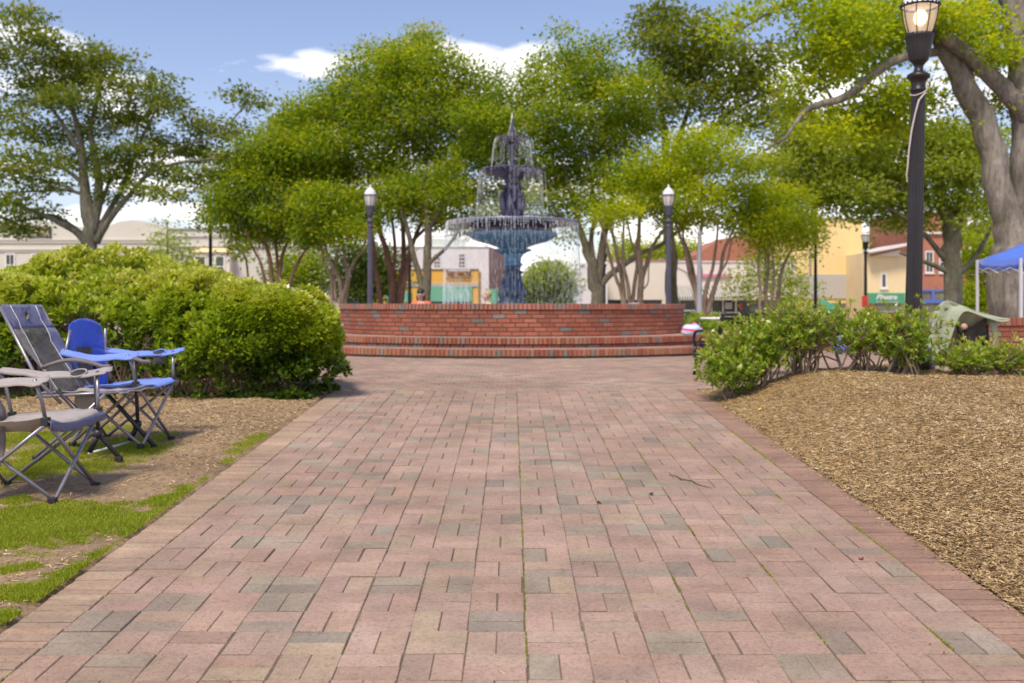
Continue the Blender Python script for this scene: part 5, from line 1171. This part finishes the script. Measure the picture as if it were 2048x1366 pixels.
M['gold'] = simple('gold_lettering', (.62, .50, .28), .6); M['brownl'] = simple('brown_lettering', (.20, .07, .02), .7); M['navy'] = simple('dark_navy_door', (.04, .04, .07), .5)
M['copingd'] = simple('grey_coping', (.3, .29, .28), .8); M['terracotta'] = simple('red_coping', (.52, .22, .13), .8)
def building(label, d, x0, x1, base=None):
    xm = PX((x0+x1)/2, d); r = empty('building', (xm, d, gb(d)), label, 'building'); return r
class BB:
    """a facade frame: image coordinates at depth d -> local coordinates of the building"""
    def __init__(s, root, d): s.r = root; s.d = d; s.o = Vector(root.location)
    def x(s, px): return PX(px, s.d)-s.o.x
    def z(s, py): return PZ(py, s.d)-s.o.z
    def box(s, name, x0, x1, yt, yb, m, front=0, thick=.2, par=None, bev=0):
        mb = MB(); zb = -.3 if yb is None else s.z(yb)
        mb.box((s.x(x0), front, zb), (s.x(x1), front+thick, s.z(yt))); return mb.build(name, m, par or s.r, bevel=bev)
    def poly(s, name, pts, m, front=0, thick=8):
        mb = MB(); P_ = [(s.x(a), (-.3 if b is None else s.z(b))) for a, b in pts]; mb.prism(P_, front, front+thick); return mb.build(name, m, s.r)
    def window(s, x0, x1, yt, yb, fm='white', gm='glassd', front=-.06, fw=.10, mull=1, trans=1):
        mb = MB(); a, b, zt, zb = s.x(x0), s.x(x1), s.z(yt), s.z(yb)
        for q in (((a, zb), (a+fw, zt)), ((b-fw, zb), (b, zt)), ((a+fw, zt-fw), (b-fw, zt)), ((a+fw, zb), (b-fw, zb+fw))): mb.box((q[0][0], front, q[0][1]), (q[1][0], front+.05, q[1][1]))
        for k in range(mull): xm = a+(b-a)*(k+1)/(mull+1); mb.box((xm-.02, front+.005, zb+fw), (xm+.02, front+.045, zt-fw))
        for k in range(trans): zm = zb+(zt-zb)*(k+1)/(trans+1); mb.box((a+fw, front+.003, zm-.035), (b-fw, front+.047, zm+.035))
        mb.box((a-.08, front-.06, zb-.09), (b+.08, front+.055, zb-.002))
        f = mb.build('window', M[fm], s.r); mb = MB(); mb.box((a+fw*.5, front+.03, zb+fw*.5), (b-fw*.5, front+.056, zt-fw*.5)); mb.build('pane', M[gm], f); return f
    def text(s, body, cx, cy, h, m, front=-.05, par=None, shear=0, wid=None, font=None, off=0):
        cu = bpy.data.curves.new('lettering', 'FONT'); cu.body = body; cu.size = h/F*s.d*1.40; cu.align_x = 'CENTER'; cu.align_y = 'CENTER'; cu.extrude = .012; cu.shear = shear; cu.offset = off
        t = bpy.data.objects.new('tmp', cu); COL.objects.link(t); bpy.context.view_layer.update()
        me = bpy.data.meshes.new_from_object(t.evaluated_get(bpy.context.evaluated_depsgraph_get())); bpy.data.objects.remove(t)
        if wid:
            xs_ = [v.co.x for v in me.vertices]; k = (wid/F*s.d)/(max(xs_)-min(xs_))
            for v in me.vertices: v.co.x *= k
        me.materials.clear(); me.materials.append(m); o = bpy.data.objects.new('lettering', me); COL.objects.link(o); o.parent = par or s.r
        o.location = (s.x(cx), front, s.z(cy)); o.rotation_euler = (PI/2, 0, 0); return o
# left: long beige block
d = 70; B = BB(building('long beige two-part rendered building with shaped parapet behind the oak', d, -160, 612), d)
B.poly('wall', [(-160, None), (338, None), (338, 457), (312, 448), (288, 443), (264, 440), (240, 443), (215, 452), (190, 456), (150, 452), (110, 445), (76, 443), (40, 445), (0, 452), (-160, 453)], M['beige'])
B.poly('wall', [(338.3, None), (612, None), (612, 461), (345, 458.5), (338.3, 458.5)], M['beige2'], .05, 8)
for (a, b, t, c, f_) in ((-160, 338, 479, 481, -.16), (-160, 338, 481.2, 486, -.10), (-160, 338, 498, 500, -.14), (-160, 338, 500.2, 504, -.08), (345, 610, 471, 473, -.08), (345, 610, 491, 493, -.12)): B.box('cornice', a, b, t, c, M['beige'], f_, .5)
B.poly('parapet_cap', [(338, 456.5), (338, 458.5), (610, 461), (610, 459)], M['copingd'], -.06, .5)
for (a, b, t, c) in ((10.5, 31, 507, 553), (62.5, 84, 507, 553), (114, 135, 508, 553), (166, 187, 508, 553), (218, 239, 508, 553)): B.window(a, b, t, c, fw=.10)
# bay window
mb = MB(); zt, zb = B.z(506), -.3; mb.prism([(B.x(391), zb), (B.x(466), zb), (B.x(466), zt), (B.x(391), zt)], -.8, .04); mb.build('bay', M['creamp'], B.r)
mb = MB(); xa, xb = B.x(388), B.x(470); z0 = B.z(506); z1 = B.z(496); mb.add([(xa, -1.0, z0), (xb, -1.0, z0), (xb, .05, z0), (xa, .05, z0), (xa+.5, -.1, z1), (xb-.5, -.1, z1), (xb-.5, .05, z1), (xa+.5, .05, z1)], [(0,3,2,1), (4,5,6,7), (0,1,5,4), (1,2,6,5), (2,3,7,6), (3,0,4,7)]); mb.build('bay_roof', M['yellow2'], B.r)
B.window(397, 420, 512, 556, front=-.86, mull=0); B.window(436, 457, 512, 556, front=-.86, mull=0)
sg = B.box('sign', 51, 103, 453, 475, M['signdark'], -.12, .1, bev=.02)
B.text('MARIETTA', 77, 458.5, 6, M['gold'], -.14, wid=44); B.text('PROPER', 77, 467.5, 11, M['gold'], -.14, wid=46)
# shop with dark garage doors behind lamp
d = 62; B = BB(building('low tan wall building with dark double garage doors left of the fountain', d, 600, 770), d)
B.box('wall', 600, 738, 592, None, simple('tan_wall', (.42, .38, .31), .9, var=.06), 0, 5)
B.box('garage_door', 687, 701.5, 595, None, M['navy'], -.06, .1); B.box('garage_door', 702, 720, 595, None, M['navy'], -.06, .1)
d = 66; B = BB(building('white shop with dark awning band glimpsed between the crape myrtles', d, 600, 690), d)
B.box('wall', 585, 690, 520, None, M['wht'], 0, 3.5); B.box('awning', 588, 680, 566, 573, M['navy'], -.5, .49); B.window(600, 620, 535, 560); B.window(655, 675, 535, 560)
# white two-storey with roof balustrade
d = 78; B = BB(building('white two-storey building with brick flank and balustraded roof terrace', d, 700, 986), d)
B.box('wall', 700, 977.5, 494, None, M['wht'], 0, 9); 
mb = MB(); mb.add([(B.x(977.6), -.0, -.3), (B.x(977.6), -.0, B.z(493.5)), (B.x(986)+1.3, 9, B.z(493.5)), (B.x(986)+1.3, 9, -.3), (B.x(977.6), 9, -.3), (B.x(977.6), 9, B.z(493.5))], [(0, 1, 2, 3), (1, 5, 2), (0, 3, 4), (3, 2, 5, 4)]); mb.build('side_wall', M['brickside'], B.r)
for (a, b) in ((818, 831), (866.5, 882), (916, 931.5), (962, 974)): 
    if a < 950: B.window(a, b, 507, 537, 'wht', 'glassm', fw=.08, mull=1, trans=3)
B.box('parapet_cap', 700, 978, 492.5, 494, M['white'], -.1, .4)
mb = MB()
for k in range(34): x_ = B.x(846+k*3.1); mb.box((x_-.04, .3, B.z(492.5)), (x_+.04, .4, B.z(472)))
mb.box((B.x(844), .28, B.z(472)), (B.x(950), .42, B.z(469.5))); mb.build('balustrade', M['white'], B.r)
B.box('roof_terrace_room', 848, 925, 474, 492.5, M['green'], 2.5, 3)
# orange shopfront
d = 60; B = BB(building('orange and green boarded shopfront with brown lettering left of the fountain', d, 742, 957), d)
B.box('wall', 742, 956.5, 539, None, M['orange'], 0, 6); B.box('coping', 741, 957.5, 537.5, 539, M['copingd'], -.08, .4)
B.box('fascia_band', 742, 956.5, 566.5, 573.5, M['greyst'], -.06, .2)
B.box('hoarding', 836, 944, 573.8, 603, M['green'], -.10, .25); B.box('hoarding', 770, 823.5, 583, 604, M['green'], -.10, .25); B.box('shopfront', 836, 944, 603.3, None, M['signdark'], -.05, .1)
B.text('RED  HARE', 917.5, 547.5, 8, M['brownl'], -.03, wid=50, off=.01); B.text('BREWING & DISTILLING', 917.5, 555.5, 3.6, M['brownl'], -.03, wid=50); B.text('THE STILL ON THE SQUARE', 917.5, 561, 3.2, M['brownl'], -.03, wid=50)
mb = MB(); mb.prism([(B.x(913), B.z(549)), (B.x(915), B.z(548)), (B.x(918), B.z(543)), (B.x(915), B.z(544)), (B.x(912.5), B.z(546))], -.04, -.02); mb.build('emblem', simple('red_tick', (.6, .03, .03)), B.r)
B.box('light_bar', 897, 941, 540, 542, M['white'], -.25, .08)
gh = empty('fence', (PX(996, 60), 60, gb(60)), 'green hoarding panel between orange shop and fountain pedestal', 'fence')
Bg = BB(gh, 60); Bg.box('panel', 972, 1012, 578, None, M['green'], 0, .1)
for a in (972, 992, 1011): Bg.box('post', a, a+1.2, 576.5, None, M['copingd'], -.12, .1)
# white gabled wall
d = 72; B = BB(building('white stucco building with stepped gable right of the fountain', d, 1133, 1215), d)
B.poly('wall', [(1132, None), (1215, None), (1215, 522), (1180, 522), (1166, 528), (1160, 534), (1152, 541), (1146, 548), (1140, 551), (1136, 560), (1133, 566)], M['wht'], 0, 8)
for (a, b, t, c) in ((1138, 1140.5, 536, 550), (1156, 1168, 526.5, 529), (1144, 1154, 541, 543.5)): B.box('gable_trim', a, b, t, c, M['wht'], -.15, .6)
# cream long shop
d = 77; B = BB(building('long cream shop with striped awning and pink arc sign right of the fountain', d, 1196, 1560), d)
B.box('wall', 1198, 1336, 521.5, 599.5, M['cream'], 0, 9); B.box('wall', 1336.3, 1592, 524, 599.5, M['creamp'], .1, 9)
B.box('coping', 1197, 1337, 519.5, 521.5, M['terracotta'], -.1, 1); B.box('coping', 1337.2, 1593, 522, 524, M['white'], 0, 1)
B.box('shopfront', 1198, 1324, 599.8, None, M['glassd'], .3, 3); B.box('pier', 1324, 1337, 599.8, None, M['cream'], 0, 3)
B.box('shopfront', 1337.5, 1592, 599.8, None, M['glassd'], .4, 3)
for a in (1358, 1404, 1423, 1446, 1472): B.box('mullion', a, a+2.6, 599.8, None, M['white'], .2, .15)
B.box('stall_riser', 1405, 1480, 624, None, M['creamp'], .25, .14)
B.box('poster', 1452, 1466, 605, 618, simple('poster_grey', (.5, .48, .52)), .33, .06); B.box('poster', 1482, 1486, 606, 620, simple('red_poster', (.6, .1, .1)), .33, .06)
mb = MB(); za, zb_ = B.z(572), B.z(600.5); n = 62
for k in range(n):
    xa, xb = B.x(1341)+(B.x(1492)-B.x(1341))*k/n, B.x(1341)+(B.x(1492)-B.x(1341))*(k+1)/n
    c = (.08, .075, .08) if k % 2 else (.66, .62, .52)
    mb.add([(xa, 0, za), (xb, 0, za), (xb, -1.3, zb_+.25), (xa, -1.3, zb_+.25), (xb, -1.3, zb_), (xa, -1.3, zb_), (xb, -1.28, zb_), (xa, -1.28, zb_)], [(0, 3, 2, 1), (3, 5, 4, 2), (5, 7, 6, 4)], c)
mtint, ntt, ptt = newmat('awning_stripes'); at_ = ntt.nodes.new('ShaderNodeAttribute'); at_.attribute_name = 'tint'; L(ntt, at_.outputs['Color'], ptt.inputs['Base Color']); ptt.inputs['Roughness'].default_value = .85
mb.build('awning', mtint, B.r, colattr=True)
mb = MB(); pts = [(B.x(1376+i*8.6), B.z(553-5*math.sin(PI*i/10))) for i in range(11)]+[(B.x(1462-i*8.6), B.z(554+1*math.sin(PI*i/10))) for i in range(11)]; mb.prism(pts[::-1], -.10, .08); mb.build('sign', M['pink'], B.r)
mb = MB()
for i in range(14):
    a = PI*.72*i/13; mb.box((B.x(1352+22*math.sin(a*.8))-.03, .02, B.z(533+i*1.2)-.06), (B.x(1352+22*math.sin(a*.8))+.05, .09, B.z(533+i*1.2)))
mb.build('faded_sign_line', M['greyst'], B.r)
# red brick gable behind
d = 96; B = BB(building('red brick building with sloping gable behind the cream shop', d, 1392, 1610), d)
B.poly('wall', [(1392, None), (1640, None), (1640, 474), (1560, 474), (1500, 470), (1440, 478), (1425, 488), (1408, 500), (1392, 510)], M['redbrick'], 0, 8); B.box('parapet_cap', 1500, 1640, 470, 473, M['terracotta'], -.15, .5)
# yellow block
d = 80; B = BB(building('tall plain yellow building with grey lower panel behind the thin pole', d, 1588, 1725), d)
B.box('wall', 1588, 1724.5, 438, None, M['yellow'], 0, 10); B.box('coping', 1587, 1725.5, 436, 438, M['copingd'], -.1, 1)
B.box('grey_panel', 1588.5, 1722, 549, 597, M['greyst'], -.12, .3); B.box('shopfront', 1640, 1705, 606, None, M['glassm'], -.06, .3)
B.box('flue', 1618, 1621, 500, 548, M['copingd'], -.2, .15)
# small yellow shop
d = 76; B = BB(building('small pale yellow shop with green fascia and slanting white roof canopy', d, 1726, 1814), d)
B.box('wall', 1726.5, 1813, 506, None, M['yellow2'], 0, 7)
B.poly('roof_canopy', [(1730, 507), (1730, 504), (1775, 492), (1808, 487), (1808, 492), (1780, 498)], M['white'], -1.1, 3); B.poly('roof_soffit', [(1742, 513), (1741, 509), (1795, 498), (1797, 512)], M['brickside'], -.25, .5)
B.poly('bracket', [(1742, 513), (1797, 500), (1797, 513)], M['creamp'], -.33, .3)
B.window(1761, 1774, 546, 577, fw=.12, mull=0, trans=0)
B.box('fascia', 1731, 1808, 586, 607, M['gren2'], -.18, .25); B.text('Piastra', 1770.5, 594.5, 10, M['white'], -.21, shear=.35, wid=42, off=.015); B.text('RISTORANTE ITALIANO', 1773, 604, 2.6, M['white'], -.21, wid=46)
B.box('shopfront', 1733, 1806, 608, None, M['glassm'], -.05, .2)
# brick building at right
d = 84; B = BB(building('red brick two-storey building with blue shopfront trim behind the middle oak', d, 1815, 1985), d)
B.box('wall', 1815, 1935, 424, None, M['redbrick'], 0, 9); B.box('cornice', 1814, 1936, 464, 468, M['white'], -.25, .4); B.box('parapet_cap', 1814, 1936, 422, 425, M['white'], -.2, .5)
for a in (1824, 1850, 1878, 1906): B.window(a, a+17, 502, 546, fw=.1)
for (a, b, t, c) in ((1815, 1935, 579, 582.5), (1815, 1935, 600, 606), (1815, 1819, 582.6, 600), (1861, 1867, 582.6, 600), (1905, 1911, 582.6, 600)): B.box('shop_trim', a, b, t, c, M['bluetrim'], -.2, .25)
B.box('shopfront', 1819, 1935, 582.6, None, M['glassm'], -.05, .2)
d = 90; B = BB(building('pale orange brick block at far right behind the yellow-green tree', d, 1936, 2120), d)
B.box('wall', 1937, 2150, 450, None, M['brickside'], 0, 9); B.box('cornice', 1936, 2151, 495, 499, M['white'], -.2, .4)
for a in (1945, 1975, 2005, 2040): B.window(a, a+15, 510, 548)

# ------------------------------------------------------------------ car glimpsed, umbrella, stalls, trash lid, table, towel
def car(px, d, label, col):
    root = empty('parked_car', (PX(px, d), d, gb(d)), label, 'car', None, math.radians(8)); pm = simple('car_paint_'+col[0], col[1], .25, .3, .05, coat=.6)
    mb = MB(); prof_ = [(-2.2, .35), (-2.2, .72), (-1.95, .86), (-1.1, .95), (-.5, 1.38), (.7, 1.42), (1.5, 1.02), (2.15, .95), (2.25, .6), (2.2, .35)]
    mb.prism(prof_, -.85, .85); mb.build('body', pm, root, bevel=.06)
    mb = MB(); mb.prism([(-.98, .98), (-.48, 1.32), (.62, 1.35), (1.3, 1.02)], -.862, .862); mb.build('side_window', M['glassd'], root)
    for X in (-1.4, 1.4):
        for s in (-1, 1):
            mb = MB(); mb.tube([(X, s*.78, .32), (X, s*.9, .32)], .32, 20); t = mb.build('wheel', M['plastic'], root, smoothf=False); mb = MB(); mb.tube([(X, s*.905, .32), (X, s*.915, .32)], .19, 12); mb.build('rim', M['tubegrey'], t)
    for s in (-1, 1):
        mb = MB(); mb.ell((-2.17, s*.6, .66), (.06, .16, .07)); mb.build('headlight', M['whitemetal'], root, smoothf=True)
car(1352, 50, 'silver-green car parked across the road behind the right of the basin wall', ('silver', (.35, .40, .37)))
def lathe_obj(name, label, cat, loc, parts):
    r = empty(name, loc, label, cat)
    for nm, prof_, m in parts: mb = MB(); mb.lathe(prof_, n=32); mb.build(nm, m, r, smoothf=True)
    return r
lathe_obj('litter_bin', 'litter bin with shallow grey domed lid peeping over the basin wall', 'litter bin', (PX(1268, 24), 24, 0), [('body', [(.20, 0), (.24, .05), (.25, .72), (.23, .74)], M['postgrey']), ('lid', [(.001, .82), (.12, .80), (.24, .755), (.255, .735), (.25, .72)], M['polegrey'])])
tb = lathe_obj('picnic_table', 'round table with pale top standing behind the bench', 'table', (PX(1447, 14.6), 14.6, .0), [('tabletop', [(.001, .565), (.33, .565), (.35, .55), (.33, .535), (.001, .535)], M['white']), ('leg', [(.22, 0), (.20, .03), (.04, .06), (.035, .53)], M['iron'])])
M['towel'] = None
m, ntw2, pw2 = newmat('striped_towel'); tc2 = ntw2.nodes.new('ShaderNodeTexCoord'); wv = N(ntw2, 'ShaderNodeTexWave', Scale=3.2, Distortion=3.0); wv.bands_direction = 'Z'; L(ntw2, tc2.outputs['Object'], wv.inputs[0])
L(ntw2, ramp(ntw2, wv.outputs['Fac'], [(0, (.7, .08, .2)), (.25, (.8, .8, .85)), (.5, (.12, .4, .8)), (.75, (.75, .75, .8)), (1, (.03, .04, .12))], 'CONSTANT'), pw2.inputs['Base Color']); M['towel'] = m
tw_o = P(1385, 662, 15.2)
t_ = empty('towel', (tw_o.x, tw_o.y, .27), 'crumpled blue, white and pink striped towel bundled on the upper step right of the basin', 'towel')
mb = MB(); mb.ell((0, 0, .09), (.17, .14, .11), 18, 12)
o = mb.build('folds', M['towel'], t_, smoothf=True)
for v in o.data.vertices: k = 1+.25*nz(v.co.x, v.co.z, 9, 2)+.15*nz(v.co.y, v.co.z, 20, 2); v.co.x *= k; v.co.y *= k; v.co.z = max(0, v.co.z*(1+.2*nz(v.co.x, v.co.y, 12)))
def umb(px, ptop, d, col, label, w):
    z = PZ(ptop, d); r = empty('market_umbrella', (PX(px, d), d, gb(d)), label, 'umbrella'); h = z-gb(d)
    mb = MB(); n = 8; vs = [(0, 0, h)]+[(w*math.cos(2*PI*k/n), w*math.sin(2*PI*k/n), h-.42) for k in range(n)]+[(w*math.cos(2*PI*k/n), w*math.sin(2*PI*k/n), h-.58) for k in range(n)]
    mb.add(vs, [(0, 1+k, 1+(k+1) % n) for k in range(n)]+[(1+k, 9+k, 9+(k+1) % n, 1+(k+1) % n) for k in range(n)]); mb.build('canopy', col, r)
    mb = MB(); mb.tube([(0, 0, 0), (0, 0, h)], .025, 8); mb.build('pole', M['whitemetal'], r, smoothf=True)
umb(1645, 598, 40, M['gren2'], 'dark green market umbrella beyond the shrubs, beside the thin black pole', .85)
M['yel'] = fabric('yellow_canvas', (.78, .45, .03)); M['redc'] = fabric('red_canvas', (.65, .05, .03))
umb(1745, 607, 36, M['yel'], 'yellow market umbrella just left of the near lamp post', .55)
# seated helpers on far pavement: a red cooler / sign blobs
def cooler(px, py, d, m, label):
    v = P(px, py, d); r = empty('cool_box', (v.x, v.y, gb(d)), label, 'cool box'); h = v.z-gb(d)
    mb = MB(); mb.box((-.3, -.2, 0), (.3, .2, h-.06)); mb.build('box', m, r, bevel=.03); mb = MB(); mb.box((-.32, -.22, h-.055), (.32, .22, h)); mb.build('lid', M['white'], r, bevel=.02)
cooler(1782, 622, 30, M['redc'], 'red cool box with white lid beyond the shrubs left of the near lamp')
v = P(1730, 601, 38.5); sg_ = empty('road_sign', (v.x, v.y, gb(38.5)), 'small red sign on a post in front of the distant lamp by the yellow shops', 'sign')
mb = MB(); mb.box((-.12, -.02, v.z-gb(38.5)-.25), (.12, .02, v.z-gb(38.5)+.18)); mb.build('panel', M['redc'], sg_, bevel=.01); mb = MB(); mb.tube([(0, .03, 0), (0, .03, v.z-gb(38.5))], .02, 6); mb.build('post', M['polegrey'], sg_)

# ------------------------------------------------------------------ people
def skin_body(name, joints, bones, m, parent, root_i=0, sub=2):
    me = bpy.data.meshes.new(name); me.from_pydata([j[:3] for j in joints], bones, []); me.update(); me.materials.append(m)
    o = bpy.data.objects.new(name, me); COL.objects.link(o)
    s = o.modifiers.new('skin', 'SKIN'); s.use_smooth_shade = True
    if not me.skin_vertices: 
        bpy.context.view_layer.objects.active = o
    for i, j in enumerate(joints):
        sv = me.skin_vertices[0].data[i]; sv.radius = (j[3], j[4] if len(j) > 4 else j[3]); sv.use_root = (i == root_i)
    ss = o.modifiers.new('sub', 'SUBSURF'); ss.levels = sub; ss.render_levels = sub
    bpy.context.view_layer.update()
    me2 = bpy.data.meshes.new_from_object(o.evaluated_get(bpy.context.evaluated_depsgraph_get())); bpy.data.objects.remove(o)
    me2.materials.clear(); me2.materials.append(m); o2 = bpy.data.objects.new(name, me2); COL.objects.link(o2); o2.parent = parent
    return o2
def person(x, y, z, rz, label, shirt, hairm, lean=0, longhair=True, glasses=False):
    """sits on a step: seat at z; faces -y before rotation"""
    r = empty('person', (x, y, z), label, 'person', None, rz); lx_ = lean
    hd = (lx_*1.0, -.04, .78)
    J = [(0, 0, .09, .13, .11), (lx_*.4, 0, .28, .12, .10), (lx_*.7, 0, .52, .15, .10), (lx_*.85, -.01, .62, .07, .06), (hd[0], -.02, .67, .052, .052), (hd[0], hd[1], .74, .080, .092), (hd[0], hd[1]+.005, .81, .078, .09),
         (-.18+lx_*.7, 0, .57, .055), (-.25+lx_*.6, -.06, .27, .042), (-.20+lx_*.5, -.26, .14, .030), (.18+lx_*.7, 0, .57, .055), (.25+lx_*.6, -.06, .27, .042), (.20+lx_*.5, -.26, .14, .030),
         (-.10, -.42, .07, .075), (-.11, -.44, -.12+.0, .05), (-.11, -.50, -.13, .035), (.10, -.42, .07, .075), (.11, -.44, -.12, .05), (.11, -.50, -.13, .035)]
    Bn = [(0, 1), (1, 2), (2, 3), (3, 4), (4, 5), (5, 6), (2, 7), (7, 8), (8, 9), (2, 10), (10, 11), (11, 12), (0, 13), (13, 14), (14, 15), (0, 16), (16, 17), (17, 18)]
    skin_body('body', J, Bn, M['skin'], r)
    # clothing shells
    k = 1.16
    Js = [(a[0], a[1], a[2], a[3]*k, (a[4] if len(a) > 4 else a[3])*k) for a in (J[0], J[1], J[2], J[3], J[7], (J[7][0]-.04, -.03, .40, .05), J[10], (J[10][0]+.04, -.03, .40, .05))]
    skin_body('shirt', Js, [(0, 1), (1, 2), (2, 3), (2, 4), (4, 5), (2, 6), (6, 7)], shirt, r)
    Jp = [(0, 0, .06, .145, .13), (-.10, -.42, .07, .088), (-.11, -.44, -.10, .06), (.10, -.42, .07, .088), (.11, -.44, -.10, .06)]
    skin_body('trousers', Jp, [(0, 1), (1, 2), (0, 3), (3, 4)], M['jeans'], r)
    hx, hy, hz = hd[0], hd[1], .79
    mb = MB(); mb.ell((hx, hy+.040, hz+.035), (.092, .092, .088), 18, 12)
    if longhair:
        mb.ell((hx-.07, hy+.045, hz-.06), (.035, .055, .11), 10, 8); mb.ell((hx+.07, hy+.045, hz-.06), (.035, .055, .11), 10, 8); mb.ell((hx, hy+.07, hz-.07), (.075, .05, .13), 12, 8)
    mb.build('hair', hairm, r, smoothf=True)
    mb = MB(); mb.tube([(hx, hy-.088, hz-.0), (hx, hy-.108, hz-.03), (hx, hy-.092, hz-.038)], [.008, .012, .008], 6); mb.build('nose', M['skin'], r, smoothf=True)
    mb = MB(); mb.tube([(hx-.022, hy-.088, hz-.062), (hx, hy-.094, hz-.060), (hx+.022, hy-.088, hz-.062)], [.003, .006, .003], 6); mb.build('mouth', simple('lips', (.4, .12, .1)), r, smoothf=True)
    for s in (-1, 1):
        mb = MB(); mb.ell((hx+s*.032, hy-.085, hz+.002), (.020 if glasses else .010, .012, .016 if glasses else .007), 8, 6); mb.build('sunglasses' if glasses else 'eye', M['plastic'], r, smoothf=True)
        mb = MB(); mb.ell((hx+s*.082, hy+.005, hz-.012), (.012, .02, .03), 8, 6); mb.build('ear', M['skin'], r, smoothf=True)
        # hands with five fingers resting on the knees
        hxx = s*.20+lx_*.5; mb = MB(); mb.ell((hxx, -.31, .135), (.038, .045, .016), 10, 6)
        for q in range(4): fx = hxx-.027+.018*q; ln = (.055, .065, .062, .048)[q]; mb.tube([(fx, -.34, .138), (fx, -.34-ln*.6, .138), (fx, -.34-ln, .125)], [.009, .008, .006], 6)
        mb.tube([(hxx-s*.034, -.29, .135), (hxx-s*.055, -.32, .132), (hxx-s*.058, -.345, .126)], [.010, .009, .007], 6); mb.build('hand', M['skin'], r, smoothf=True)
    return r
person(PX(845, 22.35), 22.35, .215, math.radians(-5), 'dark-haired woman in coral top and sunglasses seated beyond the basin wall', M['coral'], M['hair'], -.04, True, True)
person(PX(976, 22.5), 22.5, .18, math.radians(-75), 'fair-haired person in pale yellow shirt seated in profile beyond the basin wall', M['lemon'], M['blond'], -.0, False)

bn.scale = (1, .95, .77)
print('LEAVES', NLEAF)
